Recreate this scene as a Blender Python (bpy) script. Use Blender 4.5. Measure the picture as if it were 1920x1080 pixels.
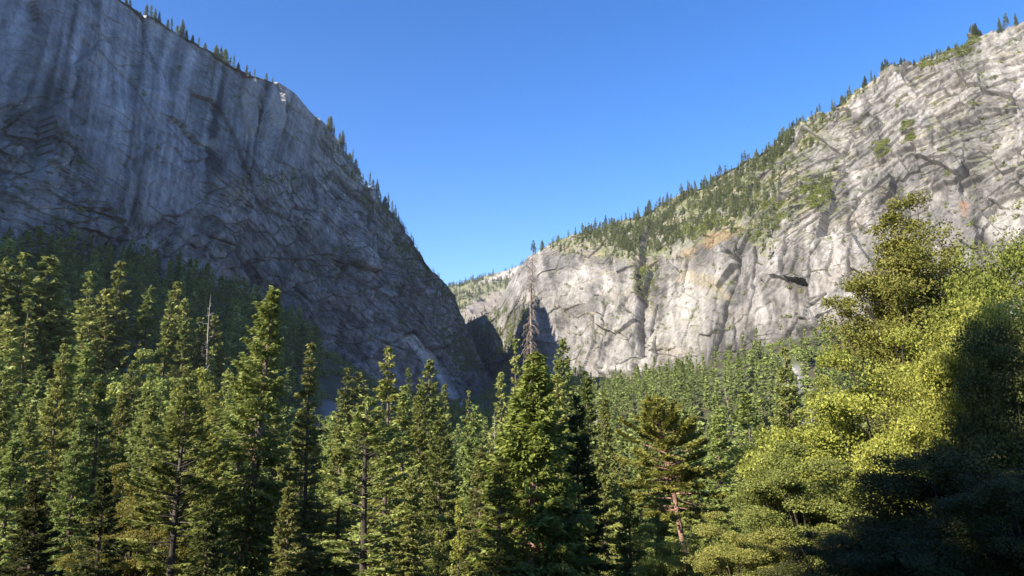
import bpy, math
import numpy as np
from math import radians, sin, cos, tan, pi, sqrt
C = bpy.context
S = C.scene
for o in list(bpy.data.objects): bpy.data.objects.remove(o)

# ------------------------------------------------------------------ camera, world, sun, exposure
PITCH = radians(9.0)
FPX = 1321.0                                   # focal length in pixels of the 1920 px wide photograph
CAM = np.array([0.0, 0.0, 20.0])
cam = bpy.data.cameras.new('camera'); cam_o = bpy.data.objects.new('camera', cam)
S.collection.objects.link(cam_o); S.camera = cam_o
cam_o.location = CAM; cam_o.rotation_euler = (pi / 2 + PITCH, 0, 0)
cam.sensor_width = 36.0; cam.lens = FPX / 1920 * 36; cam.clip_start = 0.5; cam.clip_end = 30000

SUN_EL = radians(30.0)
SUN_AZ = radians(-128.0)                       # clockwise from +Y (the view direction): behind on the left
SUND = np.array([sin(SUN_AZ) * cos(SUN_EL), cos(SUN_AZ) * cos(SUN_EL), sin(SUN_EL)])
world = bpy.data.worlds.new('World'); S.world = world; world.use_nodes = True
wn = world.node_tree.nodes; wl = world.node_tree.links
sky = wn.new('ShaderNodeTexSky'); sky.sky_type = 'NISHITA'; sky.sun_disc = False
sky.sun_elevation = SUN_EL; sky.sun_rotation = SUN_AZ
sky.altitude = 1300; sky.air_density = 1.0; sky.dust_density = 0.35; sky.ozone_density = 2.2
hsv = wn.new('ShaderNodeHueSaturation'); hsv.inputs['Saturation'].default_value = 1.34; hsv.inputs['Hue'].default_value = .511; wl.new(sky.outputs[0], hsv.inputs['Color']); wl.new(hsv.outputs[0], wn['Background'].inputs[0]); wn['Background'].inputs[1].default_value = 0.100
sun = bpy.data.lights.new('sun', 'SUN'); sun.energy = 5.0; sun.angle = radians(0.53); sun.color = (1.0, 0.90, 0.76)
sun_o = bpy.data.objects.new('sun', sun); S.collection.objects.link(sun_o)
import mathutils
sun_o.rotation_euler = mathutils.Vector(SUND).to_track_quat('Z', 'Y').to_euler()
sun_o.location = (0, 0, 900)
S.view_settings.view_transform = 'Standard'; S.view_settings.look = 'None'
S.view_settings.exposure = 1.45; S.view_settings.gamma = 1.0; S.view_settings.use_curve_mapping = False
S.render.engine = 'CYCLES'
S.cycles.max_bounces = 5; S.cycles.diffuse_bounces = 3; S.cycles.transmission_bounces = 3; S.cycles.glossy_bounces = 2

def at(px, py, Y):
    """the 3D point at world depth Y that lies behind a pixel of the photograph"""
    cx = (px - 960) / FPX; cy = (540 - py) / FPX
    dy = cos(PITCH) - cy * sin(PITCH); dz = sin(PITCH) + cy * cos(PITCH)
    t = Y / dy
    return np.array([CAM[0] + cx * t, Y, CAM[2] + dz * t])
def project(P):
    d = P - CAM
    f = d[..., 1] * cos(PITCH) + d[..., 2] * sin(PITCH); u = -d[..., 1] * sin(PITCH) + d[..., 2] * cos(PITCH)
    f = np.where(f < 1, 1, f)
    return 960 + FPX * d[..., 0] / f, 540 - FPX * u / f

# ------------------------------------------------------------------ noise
def h2(ix, iy, seed):
    a = (ix.astype(np.int64) * 374761393 + iy.astype(np.int64) * 668265263 + seed * 1442695041) & 0xffffffff
    a = ((a ^ (a >> 13)) * 1274126177) & 0xffffffff
    a = ((a ^ (a >> 16)) * 2246822519) & 0xffffffff
    return ((a ^ (a >> 15)) & 0xffffff) / float(0xffffff)
def vn(x, y, seed=0):
    ix = np.floor(x); iy = np.floor(y); fx = x - ix; fy = y - iy
    fx = fx * fx * fx * (fx * (fx * 6 - 15) + 10); fy = fy * fy * fy * (fy * (fy * 6 - 15) + 10)
    a = h2(ix, iy, seed); b = h2(ix + 1, iy, seed); c = h2(ix, iy + 1, seed); d = h2(ix + 1, iy + 1, seed)
    return (a + (b - a) * fx) * (1 - fy) + (c + (d - c) * fx) * fy
def fbm(x, y, octv=5, seed=0, gain=0.5):
    s = 0; a = 1.0; n = 0
    for i in range(octv):
        s = s + a * (vn(x + 17.3 * i, y - 9.1 * i, seed + i * 7) * 2 - 1); n += a; a *= gain
        x, y = 1.62 * x + 1.18 * y, -1.18 * x + 1.62 * y
    return s / n
def fbm_al(x, y, octv=5, seed=0, gain=0.5):       # keeps its axes: for streaks
    s = 0; a = 1.0; n = 0
    for i in range(octv):
        s = s + a * (vn(x + 17.3 * i, y - 9.1 * i, seed + i * 7) * 2 - 1); n += a; a *= gain
        x = x * 2.03; y = y * 2.03
    return s / n
def facets(x, y, seed=0, tilt=1.0, jit=0.9):
    """broken rock: nearest jittered cell, every cell a plane with its own height and tilt; also the cell's random value"""
    ix = np.floor(x); iy = np.floor(y)
    best = np.full(x.shape, 1e9); sec = np.full(x.shape, 1e9); val = np.zeros(x.shape); rnd = np.zeros(x.shape)
    for dx in (-1, 0, 1):
        for dy in (-1, 0, 1):
            cx = ix + dx; cy = iy + dy
            px = cx + 0.5 + (h2(cx, cy, seed) - .5) * jit; py = cy + 0.5 + (h2(cx, cy, seed + 1) - .5) * jit
            d = (x - px) ** 2 + (y - py) ** 2
            h = h2(cx, cy, seed + 2) - .5
            v = h + tilt * ((x - px) * (h2(cx, cy, seed + 3) - .5) + (y - py) * (h2(cx, cy, seed + 4) - .5)) * 2
            m = d < best
            sec = np.where(m, best, np.minimum(sec, d)); val = np.where(m, v, val); rnd = np.where(m, h + .5, rnd); best = np.where(m, d, best)
    return val, rnd, np.sqrt(sec) - np.sqrt(best)
def seg_dist(px, py, pts):
    """distance to a polyline, with the sign of its side"""
    best = np.full(px.shape, 1e9); sg = np.zeros(px.shape)
    for (x0, y0), (x1, y1) in zip(pts[:-1], pts[1:]):
        dx, dy = x1 - x0, y1 - y0; L = dx * dx + dy * dy
        t = np.clip(((px - x0) * dx + (py - y0) * dy) / L, 0, 1)
        qx = px - (x0 + t * dx); qy = py - (y0 + t * dy); d = np.hypot(qx, qy)
        s = np.sign(dx * qy - dy * qx); m = d < best
        best = np.where(m, d, best); sg = np.where(m, s, sg)
    return best, sg
def joints(u, v, seed, w, cover=0.0, jit=.8):
    """straight rock joints: the edges between stretched cells, about w vertices wide, broken up by a mask"""
    _, _, e = facets(u, v, seed, 0, jit); gu = np.gradient(e, axis=0); gv = np.gradient(e, axis=1); gm = np.minimum(np.hypot(gu, gv), .25) + 1e-4
    k = .5 + h2(np.floor(u * 1.3), np.floor(v * .6), seed + 9)
    return sstep(w, w * .3, e / gm) * np.clip(k, 0, 1) * sstep(cover - .05, cover + .1, fbm(u * .8 + 31, v * .8, 3, seed + 50))
def sstep(a, b, x):
    t = np.clip((x - a) / (b - a), 0, 1); return t * t * (3 - 2 * t)
def in_poly(px, py, poly):
    c = np.zeros(px.shape, bool); n = len(poly)
    for i in range(n):
        x0, y0 = poly[i]; x1, y1 = poly[(i + 1) % n]
        if y0 == y1: continue
        c ^= ((y0 > py) != (y1 > py)) & (px < (x1 - x0) * (py - y0) / (y1 - y0) + x0)
    return c
def soft_poly(px, py, poly, w):
    d, _ = seg_dist(px, py, poly + [poly[0]])
    return sstep(-w, w, np.where(in_poly(px, py, poly), d, -d))

# ------------------------------------------------------------------ mesh helpers
def mesh_np(name, V, F, attrs=None, smooth=False, mats=(), matidx=None):
    """F: (n,k) faces of equal size, or a list of such arrays"""
    m = bpy.data.meshes.new(name)
    Fs = F if isinstance(F, list) else [F]
    Fs = [f for f in Fs if len(f)]
    m.vertices.add(len(V)); m.vertices.foreach_set('co', np.ascontiguousarray(V, np.float32).ravel())
    idx = np.concatenate([f.ravel() for f in Fs]).astype(np.int32)
    tot = np.concatenate([np.full(len(f), f.shape[1]) for f in Fs])
    st = np.concatenate([[0], np.cumsum(tot)[:-1]]).astype(np.int32)
    m.loops.add(len(idx)); m.loops.foreach_set('vertex_index', idx)
    m.polygons.add(len(tot)); m.polygons.foreach_set('loop_start', st)
    m.update(calc_edges=True)
    m.polygons.foreach_set('use_smooth', np.full(len(tot), bool(smooth)))
    for k, a in (attrs or {}).items():
        if a.ndim == 1:
            at_ = m.attributes.new(k, 'FLOAT', 'POINT'); at_.data.foreach_set('value', a.astype(np.float32))
        else:
            at_ = m.attributes.new(k, 'FLOAT_COLOR', 'POINT')
            at_.data.foreach_set('color', np.concatenate([a, np.ones((len(a), 1))], 1).astype(np.float32).ravel())
    for mm in mats: m.materials.append(mm)
    if matidx is not None: m.polygons.foreach_set('material_index', np.asarray(matidx, np.int32))
    m.update()
    return m
def link(name, data, parent=None, label=None, cat=None, group=None, kind=None, loc=None):
    o = bpy.data.objects.new(name, data); S.collection.objects.link(o)
    if parent is not None: o.parent = parent
    if label: o['label'] = label
    if cat: o['category'] = cat
    if group: o['group'] = group
    if kind: o['kind'] = kind
    if loc is not None: o.location = loc
    return o
def grid_faces(nu, nv):
    i = np.arange(nu - 1)[:, None] * nv + np.arange(nv - 1)[None, :]
    return np.stack([i, i + nv, i + nv + 1, i + 1], -1).reshape(-1, 4)

def new_mat(name):
    m = bpy.data.materials.new(name); m.use_nodes = True
    return m, m.node_tree.nodes, m.node_tree.links, m.node_tree.nodes['Principled BSDF']
def rock_mat(name, bump_scale, bump_dist):
    m, n, l, b = new_mat(name)
    a = n.new('ShaderNodeAttribute'); a.attribute_name = 'Col'
    geo = n.new('ShaderNodeNewGeometry')
    n1 = n.new('ShaderNodeTexNoise'); n1.inputs['Scale'].default_value = bump_scale; n1.inputs['Detail'].default_value = 8; n1.inputs['Roughness'].default_value = .70
    mp = n.new('ShaderNodeMapping'); mp.inputs['Scale'].default_value = (1, 1, .45)
    l.new(geo.outputs['Position'], mp.inputs[0]); l.new(mp.outputs[0], n1.inputs['Vector'])
    mr = n.new('ShaderNodeMapRange'); mr.inputs['From Min'].default_value = .3; mr.inputs['From Max'].default_value = .7
    mr.inputs['To Min'].default_value = .62; mr.inputs['To Max'].default_value = 1.36
    l.new(n1.outputs[0], mr.inputs[0])
    mx = n.new('ShaderNodeVectorMath'); mx.operation = 'SCALE'
    l.new(a.outputs['Color'], mx.inputs[0]); l.new(mr.outputs[0], mx.inputs['Scale'])
    l.new(mx.outputs[0], b.inputs['Base Color'])
    bp = n.new('ShaderNodeBump'); bp.inputs['Strength'].default_value = .8; bp.inputs['Distance'].default_value = bump_dist
    l.new(n1.outputs[0], bp.inputs['Height']); l.new(bp.outputs[0], b.inputs['Normal'])
    b.inputs['Roughness'].default_value = .85; b.inputs['Specular IOR Level'].default_value = .25
    return m
MAT_ROCK = rock_mat('granite', .22, 2.2)
MAT_FAR = rock_mat('far_granite', .06, 5.0)
# ------------------------------------------------------------------ the rock walls
def W(x, y, z): return np.array([x, y, z], float)
def smooth_poly(P, n, sm):
    P = np.array(P); k = np.arange(len(P)); s = np.linspace(0, len(P) - 1, n)
    Q = np.stack([np.interp(s, k, P[:, c]) for c in range(3)], 1)
    r = max(1, int(sm * n / (len(P) - 1))); w = np.hanning(2 * r + 3)[1:-1]; w /= w.sum()
    pad = np.concatenate([2 * Q[:1] - Q[1:r + 1][::-1], Q, 2 * Q[-1:] - Q[-r - 1:-1][::-1]])
    if len(pad) < n + 2 * r: return Q
    return np.stack([np.convolve(pad[:, c], w, 'valid')[:n] for c in range(3)], 1)
def build_wall(foot, rim, nu, nt, hp, back, nback=14, backlen=260, below=25, flip=False, drop=.55):
    """a sheet from the foot line up to the rim line and on over the top and down behind"""
    Fp = smooth_poly(foot, nu, .45); Rp = smooth_poly(rim, nu, .35)
    t = np.linspace(0, 1, nt)[None, :, None]
    h = t ** hp
    P = Fp[:, None, :] + (Rp - Fp)[:, None, :] * np.concatenate([h, h, t], -1)
    # the buried skirt
    sk = P[:, :1].copy(); sk[..., 2] -= below
    # over the top
    k = np.linspace(0, 1, nback + 1)[1:][None, :, None]
    bdir = np.array(back, float)[None, None, :]
    Bk = P[:, -1:, :] + bdir * k * backlen
    Bk[..., 2] -= (k[..., 0] ** 1.3) * backlen * drop
    P = np.concatenate([sk, P, Bk], 1)
    du = np.gradient(P, axis=0); dv = np.gradient(P, axis=1)
    du2 = du; N = np.cross(dv, du2) if flip else np.cross(du2, dv)
    N /= np.linalg.norm(N, axis=-1, keepdims=True) + 1e-9
    w = 9                                             # soften the normals along the wall
    a = np.concatenate([[0], np.cumsum(np.linalg.norm(np.diff((Fp + Rp) / 2, axis=0), axis=1))])
    mid = (Fp + Rp) / 2; a = np.unwrap(np.arctan2(mid[:, 0], mid[:, 1])) * 1100
    a = np.repeat(a[:, None], P.shape[1], 1)
    H = np.linalg.norm(Rp - Fp, axis=1)[:, None]
    b = np.concatenate([np.full((nu, 1), -below), t[0, :, 0][None] * H, H + k[0, :, 0][None] * backlen], 1)
    tt = np.concatenate([np.zeros((nu, 1)), np.repeat(t[:, :, 0], nu, 0), 1 + np.repeat(k[:, :, 0], nu, 0)], 1)
    px, py = project(P)
    return P, N, a, b, tt, px, py
def normals(P, flip):
    du = np.gradient(P, axis=0); dv = np.gradient(P, axis=1)
    N = np.cross(dv, du) if flip else np.cross(du, dv)
    return N / (np.linalg.norm(N, axis=-1, keepdims=True) + 1e-9)
def lerp(a, b, t): return a + (b - a) * t[..., None]
def col(*c): return np.array(c, float)
def wpt(PX, PY, P, px, py):
    i = np.argmin((PX - px) ** 2 + (PY - py) ** 2); return P.reshape(-1, 3)[i]

# ---- left wall (in its own shade)
LF = [W(-1050,-600,20), W(-850,-250,60), W(-640,120,100), at(-300,450,450), at(0,475,560), at(200,505,680), at(340,535,780), at(450,610,900), at(520,685,1000),
      at(600,725,1080), at(680,740,1180), at(750,748,1270), at(800,752,1350), at(850,752,1430), at(890,750,1500), at(935,748,1560), at(922,748,1720), at(900,742,2000), at(880,735,2300)]
LR = [W(-1350,-450,860), W(-1150,-100,880), W(-900,300,800), at(-260,-420,610), at(100,-80,740), at(270,15,860), at(420,105,990), at(540,168,1110), at(606,235,1200),  # unseen left end of the rim is raised to shade the slope
      at(652,305,1280), at(700,378,1360), at(756,424,1430), at(803,492,1510), at(853,548,1590), at(880,625,1610), at(925,728,1600), at(845,556,1700), at(806,502,1900), at(792,488,2350)]  # last points, unseen behind the ridge, added to shade the side canyon
nu, nt = 1150, 640
# more columns where the wall is in view
P, N, A, B, T, PX, PY = build_wall(LF, LR, nu, nt, 1.45, (-.93, .37, 0), flip=False, backlen=520, drop=.12)
if N[nu // 2, nt // 2, 0] < 0: N = -N; LFLIP = True
else: LFLIP = False
on = sstep(0, .03, T) * (1 - .6 * sstep(1.0, 1.2, T))
wx = fbm(A / 90, B / 90, 3, 3) * 11; wy = fbm(A / 90 + 9, B / 90, 3, 5) * 11
D = np.zeros_like(A)
jx = PX + 16 * fbm(A / 60, B / 60, 4, 8); jy = PY + 16 * fbm(A / 60 + 5, B / 60, 4, 9)
upper = soft_poly(jx, jy, [(-200,-400),(600,-100),(600,150),(612,250),(560,330),(400,335),(330,400),(215,425),(160,310),(70,190),(-20,160),(-200,120)], 22)   # smooth streaked face above, broken slabs below
flow = soft_poly(jx, jy, [(470,440),(760,540),(960,760),(700,800),(500,700),(380,520)], 50)
rough = 1 - .62 * upper
D += 30 * fbm((A + .25 * B) / 190, B / 420, 3, 11)
f1, r1, e1 = facets((A + wx + .30 * B) / 62, (B + wy) / 105, 21, .8)
f2, r2, e2 = facets((A + wx - .5 * B) / 24, (B + wy + .3 * A) / 34, 31, .9)
f3, r3, e3 = facets((A + wx * .5) / 9, (B + wy) / 11, 41, 1.0)
f4, r4, e4 = facets((A + wx * .8) / 70, (B + .30 * A + wy) / 11, 47, .7)
f5, r5, e5 = facets((A * .7 - .7 * B + wx) / 60, (B * .7 + .75 * A + wy) / 10, 48, .7)
D += rough * (13 * f1 + 3.2 * f2 + 1.6 * f3 + 3.4 * f4 * (1 - flow) + 3.4 * f5 * flow)
D += 1.5 * fbm(A / 12, B / 12, 5, 51)
D += 1.2 * fbm_al((A - .05 * B) / 16, B / 300, 2, 61) * upper
D += -5 * sstep(.07, .0, e1) * sstep(-.15, .2, fbm(A / 70, B / 70, 3, 71)) * rough
D += -3.2 * sstep(.09, .0, e2) * sstep(.0, .3, fbm(A / 50, B / 50, 3, 72)) * rough
def groove(D, PX, PY, pts, w, dep):
    d, _ = seg_dist(PX, PY, pts); return D - dep * np.exp(-(d / w) ** 2)
def ledge(D, PX, PY, pts, amp, decay):
    d, s = seg_dist(PX, PY, pts); return D + amp * np.exp(-d / decay) * sstep(-1.2, 1.2, d * s)
jx = PX + 9 * fbm(A / 30, B / 30, 4, 91); jy = PY + 9 * fbm(A / 30 + 5, B / 30, 4, 93)
for pts, amp, dec in [([(0,182),(55,200),(115,238),(140,262)], 9, 26), ([(0,345),(120,395),(205,425),(300,470)], 7, 22), ([(330,322),(420,338),(560,332)], 6, 18),
                      ([(330,228),(350,236),(374,262)], -15, 15), ([(325,285),(345,298),(380,300)], -7, 10), ([(100,392),(180,398),(240,430)], -6, 14),
                      ([(560,470),(620,530),(660,590),(690,650)], 8, 22), ([(640,510),(740,580),(810,660),(850,735)], -8, 22), ([(430,500),(500,480),(600,500)], -8, 16),
                      ([(0,470),(90,455),(190,470),(280,490)], -6, 14), ([(470,300),(520,330),(590,338)], 6, 14), ([(690,470),(720,540),(800,560)], -6, 16)]:
    D = ledge(D, jx, jy, pts, amp * .55, dec)
for pts, w, dep in [([(462,130),(458,200),(470,260)], 4, 9), ([(505,165),(500,215),(492,262)], 4, 8), ([(528,180),(520,230),(505,290)], 5, -9), ([(478,150),(484,190),(476,240)], 4, -8),
                    ([(600,560),(640,500),(650,440)], 5, 9), ([(540,600),(600,640),(640,700)], 4, 7),
                    ([(690,600),(760,640),(800,700)], 4, 6), ([(560,420),(600,480),(590,560)], 5, 8), ([(430,440),(470,520),(540,560)], 5, 9), ([(740,430),(770,500),(770,560)], 5, 8)]:
    D = groove(D, jx, jy, pts, w, dep)
CK = np.maximum.reduce([joints((A + .25 * B + wx) / 17, (B + wy) / 62, 701, 1.3, .0), joints((A - .8 * B + wx) / 75, (B * .8 + .6 * A + wy) / 16, 711, 1.3, -.05) * flow, joints((A + wx) / 70, (B + .28 * A + wy) / 14, 721, 1.3, -.05) * (1 - flow)]) * (1 - .75 * upper)
CK *= .12 + .6 * sstep(-.25, .25, fbm(A / 100, B / 100, 3, 773))
D -= 2.6 * CK
P2 = P + N * (D * on)[..., None]
NL = normals(P2, LFLIP);
if NL[nu // 2, nt // 2, 0] < 0: NL = -NL
# albedo
g = .165 + .05 * fbm(A / 120, B / 120, 4, 101) + .05 * (r2 - .5) * rough + .035 * (r3 - .5) * rough + .03 * (r1 - .5) + .05 * (r4 - .5) * rough * (1 - flow) + .05 * (r5 - .5) * rough * flow
st = fbm_al((A + .02 * B) / 16, B / 420, 3, 111, .75); st2 = fbm_al((A + .02 * B) / 55, B / 600, 2, 117)
g = g * (1 + upper * (1.1 * st + .6 * st2 + .5 * fbm((A + wx) / 18, (B + wy) / 26, 4, 119, .6) + .7 * (vn(A / 5.5, B / 160, 123) - .5) + .5 * (vn(A / 2.6, B / 90, 124) - .5)))
g *= 1 + .45 * (1 - upper) * fbm((A + .3 * B) / 5, (B + .3 * A) / 9, 3, 127, .7) + .35 * (1 - upper) * fbm_al((A * .8 - .6 * B) / 40, (B * .8 + .6 * A) / 5, 3, 128, .7) * (.4 + flow)
g *= 1 + (.55 * st + .5 * (vn((A - .25 * B) / 5.5, B / 60, 129) - .5)) * (1 - upper)
lp = fbm((A + wx) / 40, (B + wy) / 22, 5, 121, .6); g += .05 * sstep(.08, .26, lp) * rough - .04 * sstep(-.1, -.28, lp) * rough
g *= 1 - .3 * sstep(.08, 0, e4) * rough * (1 - flow) * sstep(-.1, .3, fbm(A / 50, B / 50, 3, 125)) - .22 * sstep(.08, 0, e5) * flow * sstep(-.1, .3, fbm(A / 50, B / 50, 3, 126)) - .12 * sstep(.07, 0, e2) * rough * sstep(0, .3, fbm(A / 50, B / 50, 3, 72))
g *= 1 - .45 * CK
g = np.clip(g, .04, .55)
colr = g[..., None] * col(.97, 1.0, 1.06)
rust = sstep(.32, .62, fbm(A / 45, B / 30, 4, 131)) * .3 * rough; colr = lerp(colr, g[..., None] * col(1.3, 1.0, .80), rust)
pale = sstep(.3, .55, fbm(A / 60, B / 80, 4, 137)) * .35; colr = lerp(colr, np.broadcast_to(col(.30, .30, .30), colr.shape), pale)
m = soft_poly(jx, jy, [(720,628),(770,636),(812,660),(838,715),(868,762),(830,770),(806,700),(760,655)], 7)
colr = lerp(colr, (.88 + .35 * fbm(A / 9, B / 9, 4, 141))[..., None] * col(.62, .64, .66), m * .9)
for poly, s_ in [([(462,135),(486,150),(478,262),(458,262)], .6), ([(515,170),(536,176),(520,240),(488,306),(496,230)], .6), ([(165,100),(200,110),(190,128)], .5), ([(370,265),(412,262),(405,290)], .4)]:
    colr = lerp(colr, np.broadcast_to(col(.36, .33, .29), colr.shape), soft_poly(jx, jy, poly, 5) * s_)  # sunlit tone of the shoulder ribs, put into the rock colour
veg = sstep(.42, .62, NL[..., 2] + .22 * fbm(A / 20, B / 20, 4, 151)) * sstep(.1, .5, T) ; 
colr = lerp(colr, np.broadcast_to(col(.055, .062, .035), colr.shape), veg * .8 * (1 - .9 * np.maximum(upper, sstep(.97, .99, T)) * (T < 1.04)))
LP, LN_, LPX, LPY, LT, LA, LB, LUP = P2, NL, *project(P2), T, A, B, upper
vis = slice(None)
ML = mesh_np('granite_wall', P2.reshape(-1, 3), grid_faces(P2.shape[0], P2.shape[1]), {'Col': colr.reshape(-1, 3)}, False, [MAT_ROCK])
link('hill_left', ML, kind='structure')

# ---- right wall (sunlit)
RF = [at(780,720,2700), at(855,722,2300), at(905,718,1950), at(950,715,1650), at(1000,712,1420), at(1050,706,1290), at(1100,704,1190), at(1200,712,1080), at(1300,700,980), at(1400,668,900), at(1500,636,830),
      at(1600,616,760), at(1700,610,700), at(1800,612,650), at(1920,620,600), at(2100,630,520), at(2350,640,430), W(620,180,50)]
RR = [at(790,640,3000), at(845,628,2600), at(885,606,2350), at(935,575,2030), at(992,487,1700), at(1042,456,1590), at(1095,440,1500), at(1200,402,1400), at(1310,350,1300), at(1400,290,1220), at(1480,244,1140),
      at(1570,192,1080), at(1660,150,1020), at(1760,105,960), at(1850,66,910), at(1960,22,860), at(2200,-90,760), W(1100,380,520)]
nu, nt = 1080, 700
P, N, A, B, T, PX, PY = build_wall(RF, RR, nu, nt, 1.25, (.75, .66, 0))
RFLIP = False
if N[nu // 2, nt // 2, 0] > 0: N = -N; RFLIP = True
on = sstep(0, .03, T) * (1 - .6 * sstep(1.0, 1.2, T))
wx = fbm(A / 90, B / 90, 3, 203) * 7; wy = fbm(A / 90 + 9, B / 90, 3, 205) * 7
jx = PX + 5 * fbm(A / 22, B / 22, 2, 291); jy = PY + 5 * fbm(A / 22 + 5, B / 22, 2, 293)
up = soft_poly(jx, jy, [(1480,500),(1380,300),(1700,100),(2000,-200),(2300,-200),(2300,600),(1900,380),(1650,420)], 30)      # layered slabs, upper right
slab = soft_poly(jx, jy, [(1000,470),(1130,440),(1210,600),(1240,500),(1380,430),(1480,440),(1500,600),(1380,740),(1000,740)], 20)  # smooth lower buttresses
D = 24 * fbm((A - .3 * B) / 190, B / 330, 3, 211)
g1, r1, e1 = facets((A + wx - .12 * B) / 55, (B + wy) / 140, 221, .8)
g2, r2, e2 = facets((A + wx - .15 * B) / 22, (B + wy + .2 * A) / 48, 231, .8)
g3, r3, e3 = facets((A + wx * .5) / 10, (B + wy) / 14, 241, 1.0)
g4, r4, e4 = facets((A + .6 * B + wx) / 95, (B - .62 * A + wy * .3) / 17, 247, .8)
D += (1 - .2 * slab) * 12 * g1 + (1 - .35 * slab) * 4.5 * g2 + (1 - .5 * slab) * 1.2 * g3 + 3.2 * g4 * up
D += 1.3 * fbm(A / 10, B / 10, 3, 251)
ck1 = sstep(-.2, .2, fbm(A / 70, B / 70, 3, 271)); ck2 = sstep(.0, .3, fbm(A / 45, B / 45, 3, 273)); ck4 = sstep(-.1, .25, fbm(A / 60, B / 40, 3, 275)) * up
D += -2.5 * sstep(.07, .0, e2) * ck2 - 3.5 * sstep(.10, .0, e4) * ck4
CK = np.maximum.reduce([joints((A - .12 * B + wx) / 22, (B + wy) / 95, 731, 1.4, -.05), joints((A + .6 * B + wx) / 110, (B - .62 * A + wy) / 16, 741, 1.4, -.08) * (.2 + .8 * up), joints((A - .15 * B + wx) / 60, (B + wy) / 150, 757, 2.2, -.1) * slab])
CK *= sstep(-.3, .25, fbm(A / 110, B / 110, 3, 771)); CK2 = joints((A - .3 * B + wx) / 9, (B + wy) / 20, 761, 1.2, .1)
D -= 3.0 * CK + 1.2 * CK2
sh = (B - .62 * A + 16 * fbm(A / 120, B / 120, 3, 281)) / 44
D += -6.5 * ((sh % 1) - .5) * .7 * up * sstep(-.25, .2, fbm(A / 120, B / 90, 3, 283))
groove_shade = np.zeros_like(D)
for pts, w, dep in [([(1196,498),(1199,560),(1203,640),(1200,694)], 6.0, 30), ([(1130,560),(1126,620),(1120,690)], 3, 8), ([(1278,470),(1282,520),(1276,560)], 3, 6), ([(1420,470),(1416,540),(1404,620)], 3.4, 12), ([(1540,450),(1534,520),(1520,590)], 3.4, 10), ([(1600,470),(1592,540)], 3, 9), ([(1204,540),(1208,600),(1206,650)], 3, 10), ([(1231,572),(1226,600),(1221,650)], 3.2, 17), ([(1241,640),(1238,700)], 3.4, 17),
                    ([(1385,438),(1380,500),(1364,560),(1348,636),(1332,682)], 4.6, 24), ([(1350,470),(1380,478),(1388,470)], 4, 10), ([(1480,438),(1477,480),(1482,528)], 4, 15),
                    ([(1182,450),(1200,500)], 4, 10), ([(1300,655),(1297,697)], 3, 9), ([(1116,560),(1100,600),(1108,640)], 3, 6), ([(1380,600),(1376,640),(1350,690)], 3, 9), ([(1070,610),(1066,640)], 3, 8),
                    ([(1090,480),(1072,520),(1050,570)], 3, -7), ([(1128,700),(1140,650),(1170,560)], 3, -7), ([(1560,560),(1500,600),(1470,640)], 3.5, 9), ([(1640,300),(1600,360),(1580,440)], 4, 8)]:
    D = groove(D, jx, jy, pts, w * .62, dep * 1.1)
    if dep > 0: groove_shade = np.maximum(groove_shade, np.exp(-(seg_dist(jx, jy, pts)[0] / (w * .7)) ** 2) * min(1, dep / 14))  # shade inside the grooves, put into the rock colour
for pts, amp, dec in [([(1090,490),(1062,550),(1040,620)], 10, 22), ([(1190,600),(1166,640),(1150,700)], 8, 18), ([(1310,664),(1285,668),(1250,660)], -16, 12), ([(1240,668),(1270,674),(1300,673)], -9, 8),
                      ([(1260,540),(1280,480),(1330,440),(1390,425)], -14, 26), ([(1385,480),(1330,470),(1270,520)], 9, 16), ([(1480,440),(1560,400),(1640,330)], 12, 26), ([(1500,470),(1570,440),(1660,430)], 8, 18),
                      ([(1920,338),(1850,368),(1820,410),(1838,450)], 12, 30), ([(1920,270),(1830,320),(1760,330),(1660,380)], 13, 26), ([(1920,185),(1840,200),(1740,260),(1650,290)], 13, 24),
                      ([(1920,110),(1800,160),(1700,215),(1600,240)], 12, 24), ([(1920,55),(1820,100),(1700,150),(1590,205)], 10, 18), ([(1560,330),(1500,350),(1430,410)], 10, 20), ([(1700,470),(1620,500),(1560,570)], 8, 20),
                      ([(1480,520),(1420,600),(1400,640)], 12, 22), ([(1040,540),(1010,600),(1000,660)], -9, 20), ([(1360,440),(1300,455),(1240,490),(1215,560)], 6, 14)]:
    D = ledge(D, jx, jy, pts, amp * (.3 if pts[0][1] > 400 else .6), dec)
P2 = P + N * (D * on)[..., None]
NR = normals(P2, RFLIP)
if NR[nu // 2, nt // 2, 0] > 0: NR = -NR
g = .158 + .05 * fbm(A / 130, B / 130, 4, 301) + .045 * (r2 - .5) + .04 * (r3 - .5) + .06 * (r1 - .5) + .05 * (r4 - .5) * up
st = fbm_al((A + .1 * B) / 14, B / 300, 3, 311, .7)
g *= 1 + .6 * st + .45 * (vn(A / 4.5, B / 60, 314) - .5) + .14 * fbm((A + wx) / 14, (B + wy) / 24, 3, 313, .6) + .34 * fbm(A / 4.5, B / 8, 3, 316, .7)
g *= 1 - .30 * sstep(.04, .17, fbm((A + wx) / 60, (B + wy) / 90, 5, 315, .6))          # grey lichen-dark patches
g += .055 * sstep(.12, .28, fbm((A + wx) / 40, (B + wy) / 60, 5, 321, .6))
g *= 1 - .3 * sstep(.06, 0, e2) * ck2 - .35 * sstep(.08, 0, e4) * ck4
g *= (1 - .5 * CK - .3 * CK2) * (1 - .7 * groove_shade)
g = np.clip(g, .05, .5)
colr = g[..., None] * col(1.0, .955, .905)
colr = lerp(colr, g[..., None] * col(1.1, .94, .80), .3 * sstep(.2, .55, fbm(A / 50, B / 40, 4, 331)))
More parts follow.
